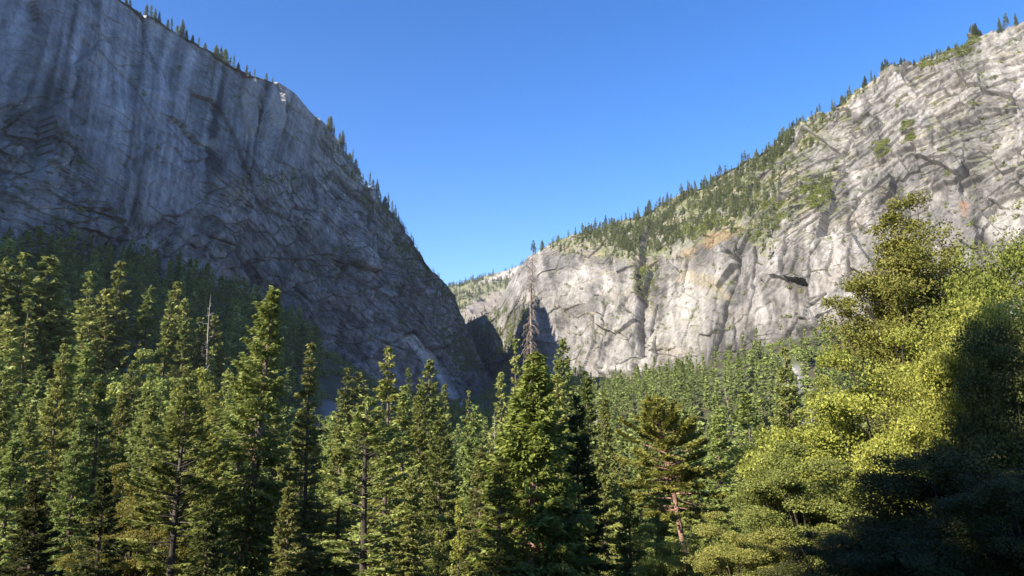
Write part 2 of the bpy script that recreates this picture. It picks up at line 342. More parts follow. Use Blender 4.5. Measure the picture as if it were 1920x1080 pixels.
for poly, c_, s_ in [([(1845,372),(1930,330),(1930,470),(1850,440),(1826,400)], (.62,.60,.56), .75), ([(1245,520),(1330,500),(1350,560),(1320,660),(1240,640)], (.55,.53,.49), .6),
                     ([(1265,515),(1330,545),(1370,560),(1340,520),(1290,500)], (.56,.48,.33), .7), ([(1300,448),(1330,430),(1390,425),(1370,440),(1320,458)], (.48,.34,.19), .8), ([(1250,470),(1300,455),(1290,475)], (.48,.36,.2), .8),
                     ([(1238,655),(1300,655),(1310,668),(1250,672)], (.6,.55,.47), .6), ([(1795,370),(1812,372),(1808,400)], (.50,.27,.15), .8), ([(1330,540),(1320,600),(1300,540)], (.6,.58,.54), .5),
                     ([(1400,600),(1440,560),(1430,620)], (.6,.58,.54), .5), ([(1060,540),(1100,480),(1090,520),(1030,600)], (.55,.53,.49), .7), ([(1280,475),(1330,465),(1350,490),(1300,510)], (.28,.26,.25), .5)]:
    colr = lerp(colr, (.44 * (1 + .45 * st))[..., None] * col(*c_), soft_poly(jx, jy, poly, 8) * s_)
vegz = soft_poly(jx, jy, [(985,480),(1090,425),(1300,330),(1480,230),(1660,140),(1680,150),(1560,215),(1500,290),(1470,350),(1560,330),(1550,390),(1480,400),(1440,500),(1400,440),(1300,440),(1230,480),(1205,560),(1170,490),(1080,470)], 18)
veg = sstep(.50, .72, NR[..., 2] + .30 * fbm(A / 24, B / 24, 5, 351) + .40 * vegz - .20)
veg = np.maximum(veg, sstep(1.0, 1.04, T) * .9)
soil = lerp(np.broadcast_to(col(.12, .135, .06), colr.shape), np.broadcast_to(col(.24, .21, .13), colr.shape), sstep(-.2, .5, fbm(A / 30, B / 30, 4, 361)))
colr = lerp(colr, soil, veg * .85)
RP, RN_, RPX, RPY, RT, RA, RB, RVZ = P2, NR, *project(P2), T, A, B, vegz
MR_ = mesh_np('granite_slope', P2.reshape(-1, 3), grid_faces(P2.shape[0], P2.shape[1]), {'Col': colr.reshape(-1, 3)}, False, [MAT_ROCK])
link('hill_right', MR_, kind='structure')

# ---- the far ridge at the head of the valley
FF = [at(620,700,3400), at(760,690,3300), at(850,670,3200), at(950,670,3100), at(1050,670,3000), at(1200,660,2900)]
FR = [at(640,585,4700), at(760,560,4600), at(850,536,4500), at(940,513,4400), at(1000,488,4300), at(1200,440,4200)]
P, N, A, B, T, PX, PY = build_wall(FF, FR, 420, 260, 1.1, (.2, .98, 0), backlen=900, below=80)
if N[200, 100, 1] > 0: N = -N
D = 60 * fbm(A / 130, B / 420, 3, 411); f1, r1, e1 = facets(A / 60, B / 220, 421, .9); f2, r2, e2 = facets(A / 20, B / 80, 431, .9)
D += 34 * f1 + 15 * f2 + 7 * fbm(A / 13, B / 40, 5, 441)
P2 = P + N * (D * sstep(0, .05, T) * (1 - .6 * sstep(.9, 1.0, T)))[..., None]
NF = normals(P2, False); NF = NF * np.sign(-NF[200, 100, 1])
g = .19 + .05 * fbm(A / 50, B / 150, 4, 451) + .06 * (r2 - .5)
colr = g[..., None] * col(1.05, .93, .80)
FX, FY = project(P2)
bare = soft_poly(FX, FY, [(860,590),(890,560),(940,545),(985,535),(1000,620),(880,640)], 8); top = soft_poly(FX, FY, [(900,530),(945,508),(990,494),(990,512),(930,526)], 4)
veg = np.clip(.85 - .9 * bare - .9 * top + .5 * fbm(A / 20, B / 60, 4, 461), 0, .9)
colr = lerp(colr, np.broadcast_to(col(.12, .125, .06), colr.shape), veg); colr = lerp(colr, np.broadcast_to(col(.36, .35, .33), colr.shape), top * .5)
FP, FVEG, FT = P2, veg, T
link('hill_far', mesh_np('far_ridge', P2.reshape(-1, 3), grid_faces(*P2.shape[:2]), {'Col': colr.reshape(-1, 3)}, True, [MAT_FAR]), kind='structure')

# ------------------------------------------------------------------ ground
_lf = smooth_poly(LF, 240, .3); _rf = smooth_poly(RF, 240, .3)
def ground_z(x, y):
    x = np.asarray(x, float); y = np.asarray(y, float); sh_ = x.shape; x = x.ravel(); y = y.ravel()
    z = np.full_like(x, -33.)
    for L_, sl in ((_lf, .55), (_rf, .42)):
        zz = np.full_like(x, -1e9)
        for p in L_:
            d = np.sqrt((x - p[0]) ** 2 + (y - p[1]) ** 2 + 900) - 30
            zz = np.maximum(zz, p[2] - sl * d)
        z = np.logaddexp(z / 5, zz / 5) * 5
    z += 3.0 * fbm(x / 60, y / 60, 5, 501, .55) * sstep(60, 200, np.hypot(x, y))
    e = y + .10 * np.abs(x); rx = x / np.maximum(y, 1)
    fl = -33 * (.40 + .60 * sstep(-.40, -.14, rx)) * sstep(60, 190, e)
    z = np.maximum(z, fl)
    bank = 18.2 - .42 * (np.logaddexp(0, (e - 9) / 3) * 3) + .4 * fbm(x / 7, y / 7, 3, 503)
    z = np.logaddexp(np.minimum(z, 0) / 3, bank / 3) * 3 * (1 - sstep(110, 190, e)) + z * sstep(110, 190, e)
    return z.reshape(sh_)
def ax(n, lo, hi, k):
    s = np.linspace(-1, 1, n); v = np.sinh(s * k) / np.sinh(k); return np.where(v < 0, -v * lo, v * hi)
gx = ax(620, -9000, 9000, 4.0); gy = ax(680, -7000, 9500, 4.0)
GX, GY = np.meshgrid(gx, gy, indexing='ij'); GZ = ground_z(GX, GY)
GP = np.stack([GX, GY, GZ], -1)
gpx, gpy = project(GP)
n1 = fbm(GX / 25, GY / 25, 5, 511); n2 = fbm(GX / 6, GY / 6, 3, 513)
floorc = lerp(np.broadcast_to(col(.055, .05, .03), GP.shape), np.broadcast_to(col(.07, .085, .03), GP.shape), sstep(-.3, .4, n1))
scree = sstep(18, 45, GZ) * sstep(.0, .35, n1 + .15) * (GY > 150)
lv = (GX < 0)
floorc = lerp(floorc, (.13 + .05 * n2)[..., None] * col(1, 1, 1.02), scree * np.where(lv, .6, .12))
clr = soft_poly(gpx, gpy, [(225,660),(345,690),(350,765),(235,760)], 8) + soft_poly(gpx, gpy, [(600,748),(690,762),(690,812),(610,812)], 6) + soft_poly(gpx, gpy, [(830,735),(915,735),(905,785),(845,782)], 6) + soft_poly(gpx, gpy, [(1465,685),(1510,685),(1505,735),(1470,735)], 5)
clr = np.clip(clr, 0, 1) * (GY > 120)
floorc = lerp(floorc, (.16 + .06 * n2)[..., None] * col(1, .98, .96), clr)
link('ground', mesh_np('ground', GP.reshape(-1, 3), grid_faces(*GX.shape), {'Col': floorc.reshape(-1, 3)}, True, [rock_mat('forest_floor', 1.5, .15)]), kind='structure')
# ------------------------------------------------------------------ tree materials
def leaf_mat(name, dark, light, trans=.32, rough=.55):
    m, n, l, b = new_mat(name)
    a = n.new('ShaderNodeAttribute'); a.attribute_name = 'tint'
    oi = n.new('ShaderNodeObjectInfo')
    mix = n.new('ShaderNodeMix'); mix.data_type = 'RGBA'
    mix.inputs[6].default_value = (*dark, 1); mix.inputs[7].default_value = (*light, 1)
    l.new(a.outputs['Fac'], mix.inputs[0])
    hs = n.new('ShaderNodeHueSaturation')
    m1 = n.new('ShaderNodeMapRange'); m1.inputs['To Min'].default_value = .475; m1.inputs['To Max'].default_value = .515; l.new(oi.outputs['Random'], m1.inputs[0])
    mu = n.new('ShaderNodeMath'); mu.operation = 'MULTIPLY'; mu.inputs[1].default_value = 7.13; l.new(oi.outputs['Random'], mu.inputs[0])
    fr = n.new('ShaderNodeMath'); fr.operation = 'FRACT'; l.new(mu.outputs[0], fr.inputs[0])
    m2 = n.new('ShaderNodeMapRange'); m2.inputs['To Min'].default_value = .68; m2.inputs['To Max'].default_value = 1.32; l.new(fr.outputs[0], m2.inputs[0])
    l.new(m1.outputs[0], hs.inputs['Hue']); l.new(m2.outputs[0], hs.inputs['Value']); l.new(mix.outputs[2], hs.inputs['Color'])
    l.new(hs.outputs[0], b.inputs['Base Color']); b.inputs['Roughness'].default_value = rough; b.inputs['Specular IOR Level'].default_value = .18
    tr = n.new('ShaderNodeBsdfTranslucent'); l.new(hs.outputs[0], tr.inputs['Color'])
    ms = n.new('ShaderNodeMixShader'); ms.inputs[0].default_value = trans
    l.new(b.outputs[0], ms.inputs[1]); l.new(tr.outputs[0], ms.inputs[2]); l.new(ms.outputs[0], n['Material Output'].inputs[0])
    return m
def bark_mat(name, c1, c2, sc=3.0):
    m, n, l, b = new_mat(name)
    tc = n.new('ShaderNodeTexCoord'); mp = n.new('ShaderNodeMapping'); mp.inputs['Scale'].default_value = (1, 1, .22)
    no = n.new('ShaderNodeTexNoise'); no.inputs['Scale'].default_value = sc; no.inputs['Detail'].default_value = 5
    l.new(tc.outputs['Object'], mp.inputs[0]); l.new(mp.outputs[0], no.inputs['Vector'])
    mix = n.new('ShaderNodeMix'); mix.data_type = 'RGBA'; mix.inputs[6].default_value = (*c1, 1); mix.inputs[7].default_value = (*c2, 1)
    mr = n.new('ShaderNodeMapRange'); mr.inputs['From Min'].default_value = .35; mr.inputs['From Max'].default_value = .65
    l.new(no.outputs[0], mr.inputs[0]); l.new(mr.outputs[0], mix.inputs[0]); l.new(mix.outputs[2], b.inputs['Base Color'])
    bp = n.new('ShaderNodeBump'); bp.inputs['Strength'].default_value = .6; bp.inputs['Distance'].default_value = .08
    l.new(no.outputs[0], bp.inputs['Height']); l.new(bp.outputs[0], b.inputs['Normal']); b.inputs['Roughness'].default_value = .9
    return m
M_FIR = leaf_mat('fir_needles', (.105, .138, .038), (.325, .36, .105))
M_PINE = leaf_mat('pine_needles', (.11, .145, .035), (.35, .37, .10))
M_CEDAR = leaf_mat('cedar_sprays', (.095, .12, .025), (.29, .31, .07), .3)
M_OAK = leaf_mat('oak_leaves', (.12, .14, .025), (.38, .39, .085), .35)
M_OLIVE = leaf_mat('olive_leaves', (.13, .15, .035), (.38, .38, .10), .3)
M_GOLD = leaf_mat('golden_leaves', (.17, .155, .035), (.42, .36, .09), .3)
M_SHADELEAF = leaf_mat('shaded_broad_leaves', (.035, .042, .012), (.10, .11, .03), .2)  # broadleaf green with deep shade put into the colour
M_FAR = leaf_mat('distant_needles', (.13, .165, .052), (.40, .45, .135), .3)
M_RIDGE = leaf_mat('ridge_needles', (.11, .14, .06), (.30, .33, .15), .3)
M_SHRUB = leaf_mat('shrub_leaves', (.10, .14, .035), (.28, .33, .09), .3)
M_DEADNEEDLE = leaf_mat('dead_needles', (.13, .07, .035), (.30, .17, .09), .2)
M_BARK = bark_mat('brown_bark', (.05, .036, .026), (.17, .125, .095))
M_DBARK = bark_mat('dark_bark', (.022, .018, .014), (.07, .055, .042))
M_RBARK = bark_mat('red_bark', (.11, .06, .042), (.33, .20, .145))
M_GBARK = bark_mat('dead_grey_wood', (.22, .19, .16), (.46, .41, .36))
M_BBARK = bark_mat('dead_brown_wood', (.12, .095, .078), (.26, .21, .175))
M_SHADEFIR = leaf_mat('shaded_fir_needles', (.035, .05, .015), (.11, .13, .035))  # darker copy of the fir needles: shade put into the colour

rng = np.random.default_rng(7)
def unit(v): return v / (np.linalg.norm(v, axis=-1, keepdims=True) + 1e-9)
def tube(path, rad, k=6):
    """a tapered tube along a path: vertices and quads"""
    path = np.asarray(path, float); rad = np.asarray(rad, float); n = len(path)
    T = unit(np.gradient(path, axis=0)); up = np.array([0., 0, 1]) if abs(T[0, 2]) < .8 else np.array([1., 0, 0])
    X = unit(np.cross(T, up)); Y = np.cross(T, X)
    a = np.arange(k) / k * 2 * pi
    V = path[:, None] + rad[:, None, None] * (X[:, None] * np.cos(a)[None, :, None] + Y[:, None] * np.sin(a)[None, :, None])
    i = np.arange(n - 1)[:, None] * k; j = np.arange(k)[None]; j2 = (j + 1) % k
    return V.reshape(-1, 3), np.stack([i + j, i + j2, i + k + j2, i + k + j], -1).reshape(-1, 4)
class MB:
    def __init__(s): s.V = []; s.F = []; s.n = 0
    def add(s, V, F): s.V.append(V); s.F.append(F + s.n); s.n += len(V)
    def tube(s, *a, **k): s.add(*tube(*a, **k))
    def mesh(s, name, mat, smooth=True): return mesh_np(name, np.concatenate(s.V), np.concatenate(s.F), None, smooth, [mat])
def leaves(Cn, A, N, l, w, tint):
    """rhombic leaf or needle sprays; returns V, F, tint per vertex"""
    A = unit(A); B = unit(np.cross(N, A)); l = np.asarray(l).reshape(-1, 1) * np.ones((len(Cn), 1)); w = np.asarray(w).reshape(-1, 1) * np.ones((len(Cn), 1))
    V = np.stack([Cn - A * l / 2, Cn + B * w / 2 - A * l * .05, Cn + A * l / 2, Cn - B * w / 2 - A * l * .05], 1)
    return V.reshape(-1, 3), np.arange(len(Cn) * 4).reshape(-1, 4), np.repeat(np.clip(tint, 0, 1), 4)

def conifer(H=30, R=4.2, h0=.18, nb=150, ll=.4, lw=.15, dens=26, lean=(0, 0), style='fir', top_r=.8, ragged=.35, tr=.38, drop=.12, seed=1, limbs=True, side=None, cone=.85, sink=True, gaps=.12, nj=.95):
    """a trunk with limbs, and the crown: flat drooping fronds of many small sprays"""
    g = np.random.default_rng(seed); T = MB()
    def axis(z):
        u = z / H
        return np.stack([lean[0] * u + .25 * np.sin(u * 5 + seed) * u, lean[1] * u + .2 * np.sin(u * 4 + 2 * seed) * u, z], -1)
    zz = np.linspace(-1.5 if sink else 0, H * .985, 16); rr = tr * (1 - np.clip(zz / H, 0, 1)) ** .75 + .02; rr[0] *= 1.3; rr[1] *= 1.1
    T.tube(axis(zz), rr, k=9 if limbs else 5)
    Cs, As, Ns, Ls, Ts = [], [], [], [], []
    hs = h0 * H + (1 - h0) * H * (np.sort(g.random(nb)) ** .92)
    az = np.arange(nb) * 2.39996 + g.normal(0, .35, nb)
    for i in range(nb):
        u = (hs[i] - h0 * H) / ((1 - h0) * H)
        if g.random() < gaps: continue
        prof = (1 - u) ** cone * (.55 + .45 * min(1, u / .14 + .25))
        if style == 'pine': prof = (max(0, 1 - (u * 1.02) ** 2.6)) ** .75 * (.5 + .5 * min(1, u / .25 + .2))
        L = R * prof * (1 - ragged * g.random()) + .25 + (.35 if u > .9 else 0) * g.random()
        if g.random() < .07: L *= 1.25
        if side is not None: L *= 1 + side[2] * max(-1, min(1, cos(az[i]) * side[0] + sin(az[i]) * side[1]))
        el = (-.22 + .85 * u ** 1.3 if style == 'fir' else (.05 + .6 * u if style == 'pine' else -.05 + .9 * u)) + g.normal(0, .12)
        d = np.array([cos(az[i]), sin(az[i]), 0]); side_ = np.array([-d[1], d[0], 0])
        base = axis(np.array([hs[i]]))[0]
        def pt(s):
            s = np.asarray(s); dz = L * (s * sin(el) - drop * s * s * (1 - u) * 1.6 + .16 * s ** 4)
            return base + d * (L * s * cos(el))[..., None] + side_ * (.05 * L * np.sin(s * 3 + i))[..., None] + np.array([0, 0, 1.]) * dz[..., None]
        if limbs and L > .8:
            sp = np.linspace(0, .92, 5); T.tube(pt(sp), (.022 * L + .012) * (1 - sp * .85), k=4)
        n = int(dens * L * (.6 + .5 * L / R) * (.7 + .6 * g.random())) + 3
        s = .22 + .8 * g.random(n) ** .75 if style != 'pine' else .45 + .6 * g.random(n) ** .6
        wmax = (.36 if style != 'pine' else .30) * L ** .85 + .15
        # secondary twigs: sprays gather along them so that the frond has fingers
        kt = np.floor(s * (5 + L * 1.6)) / (5 + L * 1.6); tw = (h2(kt * 977 + i * 31, kt * 0 + seed, 5) - .5)
        lat = g.uniform(-1, 1, n); latw = lat * wmax * np.sin(np.clip(s, 0, 1) ** .8 * pi * .93 + .12) * (1 + .8 * tw)
        ss = np.clip(s * .55 + kt * .45 + np.abs(lat) * .08, 0, 1.06)
        c = pt(ss) + side_ * latw[:, None] + g.normal(0, .035 * L ** .5 + .03, (n, 3))
        c[:, 2] -= np.abs(lat) ** 1.5 * wmax * (.28 if style != 'pine' else -.05) + (g.random(n) * .22 if style == 'cedar' else 0)
        ax_ = d[None] * (1 - .45 * np.abs(lat))[:, None] + side_[None] * (lat * .9)[:, None] + np.array([0, 0, 1.])[None] * (g.normal(-.12 if style != 'pine' else .25, .32, n))[:, None]
        nn = np.array([0, 0, 1.])[None] + g.normal(0, nj, (n, 3)) + d[None] * .35
        Cs.append(c); As.append(ax_); Ns.append(nn)
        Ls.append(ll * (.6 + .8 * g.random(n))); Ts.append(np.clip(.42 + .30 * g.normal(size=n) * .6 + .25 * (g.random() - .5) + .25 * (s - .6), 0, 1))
    # the leader
    n = max(6, int(dens * .8)); z = H * (1 - .045 * g.random(n)); c = axis(z) + g.normal(0, .10, (n, 3)) * np.array([1, 1, .2]); 
    Cs.append(c); As.append(g.normal(0, .5, (n, 3)) + np.array([0, 0, 1.])); Ns.append(g.normal(size=(n, 3))); Ls.append(np.full(n, ll * .8)); Ts.append(np.full(n, .6))
    Cn = np.concatenate(Cs); l = np.concatenate(Ls)
    return T, leaves(Cn, np.concatenate(As), np.concatenate(Ns), l, l * (lw / ll) * g.uniform(.7, 1.3, len(l)), np.concatenate(Ts))

def broadleaf(H=14, R=5, nclump=110, nleaf=330, ll=.22, seed=1, flat=.6, base=.18, tr=.35, cl=.95, ex=1.0, ey=1.0, shell=.45, top=0.0, shear=0.0, lob_=1.0):
    """a forked trunk whose limbs reach uneven clumps of leaves"""
    g = np.random.default_rng(seed); T = MB()
    zc = H * (base + (1 - base) / 2); hz = H * (1 - base) / 2
    q = unit(g.normal(size=(nclump, 3))); rad = (shell + (1 - shell) * g.random(nclump)) ** .8
    lob = 1 + lob_ * .20 * np.sin(q[:, 0] * 4 + seed) * np.cos(q[:, 1] * 4 + 2 * seed) + lob_ * .14 * np.sin(q[:, 2] * 7 + seed)
    Cc = q * (rad * lob)[:, None] * np.array([R * ex, R * ey, hz]); Cc[:, 2] += zc; Cc[:, 2] = H * base + (Cc[:, 2] - Cc[:, 2].min()) * (H * (1 - base) - cl * flat * .8) / np.ptp(Cc[:, 2])
    f = np.clip((Cc[:, 2] - H * base) / (H * (1 - base)), 0, 1); Cc[:, :2] *= (1 - (.35 + top) * f ** 2)[:, None]; Cc[:, 0] += shear * (.6 - f)
    trunk_top = H * .62; zz = np.linspace(-1.5, trunk_top, 9)
    axis = lambda z: np.stack([.35 * np.sin(z * .35 + seed), .3 * np.cos(z * .3 + seed), z], -1)
    T.tube(axis(zz), tr * (1 - .8 * np.clip(zz / trunk_top, 0, 1)), k=9)
    for c in Cc[::2]:
        z0 = min(trunk_top * .97, max(H * base * .6, c[2] * .62 - .1 * H)); p0 = axis(np.array([z0]))[0]; s = np.linspace(0, 1, 6)[:, None]
        mid = p0 * .5 + c * .5 + np.array([0, 0, -.06 * H]) + g.normal(0, .25, 3)
        P = p0 * (1 - s) ** 2 + 2 * mid * s * (1 - s) + c * s * s
        T.tube(P, (tr * .28 * (1 - .85 * s[:, 0])), k=4)
    N = nclump * nleaf; ci = np.repeat(np.arange(nclump), nleaf)
    cr = cl * g.uniform(.6, 1.35, nclump)
    o = unit(g.normal(size=(N, 3))) * (g.random(N) ** .42)[:, None] * cr[ci][:, None]; o[:, 2] *= flat
    fine = np.stack([fbm(o[:, 0] * 2 + ci * 3.1, o[:, 1] * 2 + o[:, 2] * 2, 2, seed)], -1)
    Cn = Cc[ci] + o * (1 + .35 * fine); out = unit(o + (Cc[ci] - np.array([0, 0, zc])) * .2)
    A = g.normal(size=(N, 3)) + out * .6; Nn = out * .5 + np.array([0, 0, .8]) + g.normal(0, .6, (N, 3))
    tint = .45 + .22 * g.normal(size=N) + .28 * (g.random(nclump)[ci] - .5)
    l = ll * g.uniform(.65, 1.35, N)
    return T, leaves(Cn, A, Nn, l, l * .62, tint)

def snag(H=26, R=2.6, nb=90, h0=.3, seed=1, tr=.28, curl=.5, hang=.25, k=4, twigs=3):
    g = np.random.default_rng(seed); T = MB()
    axis = lambda z: np.stack([.15 * np.sin(z * .3 + seed), .12 * np.cos(z * .27), z], -1)
    zz = np.linspace(-1.5, H, 16); T.tube(axis(zz), tr * (1 - np.clip(zz / H, 0, 1)) ** .8 + .015, k=8)
    for i in range(nb):
        z = H * (h0 + (1 - h0) * g.random() ** 1.1 * .98); u = (z / H - h0) / (1 - h0); L = R * (1 - u) ** .7 * (g.uniform(.25, 1.15) if g.random() > .25 else .25) + .15
        a = g.random() * 2 * pi; d = np.array([cos(a), sin(a), 0]); s = np.linspace(0, 1, 7)
        f = lambda s: axis(np.array([z]))[0] + d * (L * np.sin(s * (1.2 + curl)) / 1.2)[:, None] + np.array([0, 0, 1.]) * (L * (.25 * s - hang * 3.2 * s * s + curl * .5 * s ** 3))[:, None] + np.array([-d[1], d[0], 0]) * (.15 * L * np.sin(3 * s + i))[:, None]
        P = f(s); T.tube(P, (.016 * L + .012) * (1 - .75 * s), k=k)
        for t in range(twigs):
            j = g.integers(2, 6); p = P[j]; dd = unit(g.normal(size=3) + np.array([0, 0, -.9]) + d * .5); l2 = L * g.uniform(.15, .4)
            s2 = np.linspace(0, 1, 3)[:, None]; T.tube(p + dd * s2 * l2 + np.array([0, 0, -.15]) * l2 * s2 ** 2, .009 * L * (1 - .6 * s2[:, 0]) + .006, k=3)
    return T

class Proto:
    """one built kind of tree; put() makes a thing of it: an Empty with its trunk and crown, which share meshes between copies"""
    def __init__(s, kind, built, H, leafm, barkm, extra=None):
        T, L = built if isinstance(built, tuple) else (built, None)
        s.kind = kind; s.H = H; s.tm = T.mesh(kind + '_trunk', barkm)
        s.cm = mesh_np(kind + '_crown', L[0], L[1], {'tint': L[2]}, False, [leafm]) if L is not None else None
        s.leafm = leafm; s.alt = {}; s.extra = extra
    def crown(s, m):
        if m is None or m is s.leafm: return s.cm
        if m not in s.alt: c = s.cm.copy(); c.materials.clear(); c.materials.append(m); s.alt[m] = c
        return s.alt[m]
    def put(s, x, y, z, h, label, cat, group=None, leafm=None, rot=None, wide=1.0, tilt=(0, 0), first=[0], trunk=True):
        e = link(s.kind, None, label=label, cat=cat, group=group); k = h / s.H
        e.location = (x, y, z); e.scale = (k * wide, k * wide, k); e.rotation_euler = (tilt[0], tilt[1], rng.random() * 2 * pi if rot is None else rot)
        e.empty_display_size = .5
        if s.tm is not None and trunk: link('trunk', s.tm, e)
        if s.cm is not None: link('crown', s.crown(leafm), e)
        if s.extra: link(s.extra[0], s.extra[1], e)
        return e

# near kinds (fine sprays), middle kinds, and far kinds (coarse)
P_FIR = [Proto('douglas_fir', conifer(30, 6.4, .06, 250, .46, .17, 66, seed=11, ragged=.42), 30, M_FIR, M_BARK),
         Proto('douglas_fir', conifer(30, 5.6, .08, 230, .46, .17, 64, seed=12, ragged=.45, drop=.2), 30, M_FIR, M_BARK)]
P_PINE = [Proto('ponderosa_pine', conifer(30, 5.0, .30, 150, .42, .14, 95, seed=13, style='pine', ragged=.5, tr=.42, gaps=.2), 30, M_PINE, M_DBARK),
          Proto('ponderosa_pine', conifer(30, 4.0, .34, 120, .42, .14, 90, seed=14, style='pine', ragged=.6, tr=.36, gaps=.25), 30, M_PINE, M_DBARK)]
P_MFIR = [Proto('fir_tree', conifer(30, (5.6, 4.6, 6.2, 3.8, 5.2)[i], (.05, .08, .03, .12, .2)[i], (150, 130, 160, 120, 110)[i], .75, .30, 27, seed=20 + i, ragged=(.42, .5, .35, .6, .55)[i], tr=.35, cone=(.75, .95, .62, .8, .7)[i], drop=(.12, .2, .1, .25, .15)[i], limbs=False, nj=1.0, gaps=(.1, .2, .05, .25, .3)[i]), 30, M_FIR, M_BARK) for i in range(5)]
P_MPINE = [Proto('pine_tree', conifer(30, 4.8, .15, 110, .9, .38, 22, seed=30 + i, style='pine', ragged=.5, tr=.36, limbs=False, nj=1.0), 30, M_PINE, M_BARK) for i in range(2)]
def far_proto(R, seed, style, cone=.8): return conifer(24, R, .03, 60, 1.9, 1.0, 3.6, seed=seed, style=style, ragged=.4, tr=.3, limbs=False, gaps=.05, nj=1.5, cone=cone)
FARB = [far_proto(4.8, 41, 'fir'), far_proto(4.2, 42, 'fir', .95), far_proto(4.4, 43, 'pine'), far_proto(3.7, 44, 'fir', .6)]
P_FARF = [Proto('conifer', b, 24, M_FAR, M_BARK) for b in FARB]
P_OAK = [Proto('oak_tree', broadleaf(15, 6.0, 165, 900, .125, seed=51, cl=1.0, flat=.5, shell=.4, lob_=1.8), 15, M_OAK, M_DBARK),
         Proto('oak_tree', broadleaf(15, 5.2, 150, 900, .125, seed=52, cl=.95, flat=.5, shell=.5, lob_=1.6), 15, M_OLIVE, M_DBARK),
         Proto('oak_tree', broadleaf(15, 5.4, 190, 720, .13, seed=53, cl=1.02, flat=.68, shell=.45, lob_=1.35), 15, M_OAK, M_DBARK)]
P_MOAK = [Proto('broadleaf_tree', broadleaf(12, 5.0, 80, 260, .36, seed=55 + i, cl=1.15, flat=.5, lob_=1.5), 12, M_OLIVE, M_DBARK) for i in range(2)]

def merged(name, items, builds, mats, label, cat, group, parent=None):
    """many far trees as one object: crowns and thin trunks"""
    V, F, T, MI, n = [], [], [], [], 0
    for (x, y, z, h, k, wide) in items:
        (tb, L), H0 = builds[k]; s = h / H0; a = rng.random() * 6.28; R_ = np.array([[cos(a), -sin(a), 0], [sin(a), cos(a), 0], [0, 0, 1]])
        v = (L[0] * np.array([s * wide, s * wide, s])) @ R_.T + np.array([x, y, z]); V.append(v); F.append(L[1] + n); T.append(np.clip(L[2] + rng.normal(0, .16), 0, 1)); n += len(v); MI.append(np.zeros(len(L[1])))
        tv, tf = tube(np.array([[0, 0, -1.5 * s], [0, 0, H0 * .5 * s], [0, 0, H0 * .93 * s]]) + np.array([x, y, z]), np.array([.28, .18, .03]) * s, 4)
        V.append(tv); F.append(tf + n); T.append(np.zeros(len(tv))); n += len(tv); MI.append(np.ones(len(tf)))
    return link(name, mesh_np(name, np.concatenate(V), np.concatenate(F), {'tint': np.concatenate(T)}, False, mats, np.concatenate(MI)), label=label, cat=cat, group=group, kind='stuff')
M_BOULDER = bark_mat('pale_granite', (.20, .195, .19), (.40, .385, .37), .8)
# ------------------------------------------------------------------ placing the trees
def gz(x, y): return float(ground_z(np.array([x]), np.array([y]))[0])
PLACED = []
def hit(px, py):
    """where the line of sight through a pixel meets the ground"""
    Ys = np.linspace(60, 1700, 500); Pp = np.array([at(px, py, y) for y in Ys]); k = np.where(Pp[:, 2] < ground_z(Pp[:, 0], Pp[:, 1]))[0]
    return Pp[k[0]] if len(k) else Pp[-1]
def tree(proto, px, py, Y, label, cat, group=None, leafm=None, wide=1.0, rot=None, tilt=(0, 0), dx=0):
    """a tree whose tip stands behind the pixel (px, py) at depth Y"""
    p = at(px, py, Y); x = p[0]; z = gz(x, Y); h = p[2] - z
    PLACED.append((x, Y, wide * h * .13))
    return proto.put(x - dx, Y, z, h, label, cat, group, leafm, rot, wide, tilt)

# --- the near trees, each by itself
big = Proto('douglas_fir', conifer(31, 7.4, .06, 280, .42, .15, 80, lean=(2.3, 0), seed=101, ragged=.5, side=(-1, 0, .28), tr=.55, drop=.16, gaps=.16), 31, M_FIR, M_BARK)
tree(big, 528, 545, 58, 'tall sunlit fir with thick leaning trunk, the largest tree on the left half', 'fir', leafm=M_PINE, rot=0, dx=2.4)
thin = Proto('young_fir', conifer(26, 3.3, .08, 160, .42, .15, 62, seed=102, ragged=.55, gaps=.2, tr=.24), 26, M_FIR, M_BARK)
tree(thin, 585, 648, 62, 'slender fir with silvery tip just right of the largest left-hand fir', 'fir', rot=1)
tree(P_PINE[0], 345, 742, 52, 'round-topped pine with bare dark trunk, left of the largest fir', 'pine', rot=2.0, wide=1.25)
tree(thin, 727, 655, 60, 'thin pine with tufted tip and straight bare stem left of centre', 'pine', rot=3, leafm=M_PINE, wide=1.15)
tree(P_PINE[1], 690, 745, 47, 'dark shaded pine with bare trunk in front of the thin tufted pine', 'pine', rot=1.0, leafm=M_FIR, wide=1.5)
tree(P_FIR[1], 640, 790, 66, 'dark bushy fir low between the two slender trees left of centre', 'fir', rot=.5, wide=1.1)
# the cedar in the middle: live crown below, dead brown spire above
Hc = 26.5
cb = conifer(21.5, 5.4, .04, 310, .38, .14, 85, seed=103, style='cedar', ragged=.30, tr=.42, drop=.2, gaps=.06, cone=.78)
ced = Proto('incense_cedar', cb, 21.5, M_CEDAR, M_RBARK)
dead = snag(29.5, .85, 240, .58, seed=104, tr=.26, curl=.3, hang=.42, twigs=6)
deadm = dead.mesh('dead_top', M_BBARK)
pc = at(1003, 468, 44); zc_ = gz(pc[0], 44); e = ced.put(pc[0] - .1, 44, zc_, (pc[2] - zc_) * 21.5 / 29.5, 'cedar with sunlit left side and dead brown spire in the centre', 'cedar', rot=.4, wide=1.2)
link('dead_top', deadm, e)
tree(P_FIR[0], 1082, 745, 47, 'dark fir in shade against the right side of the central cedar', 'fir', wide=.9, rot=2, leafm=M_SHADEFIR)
tree(P_FIR[1], 935, 860, 40, 'low green fir at the left foot of the central cedar', 'fir', leafm=M_CEDAR, wide=1.3)
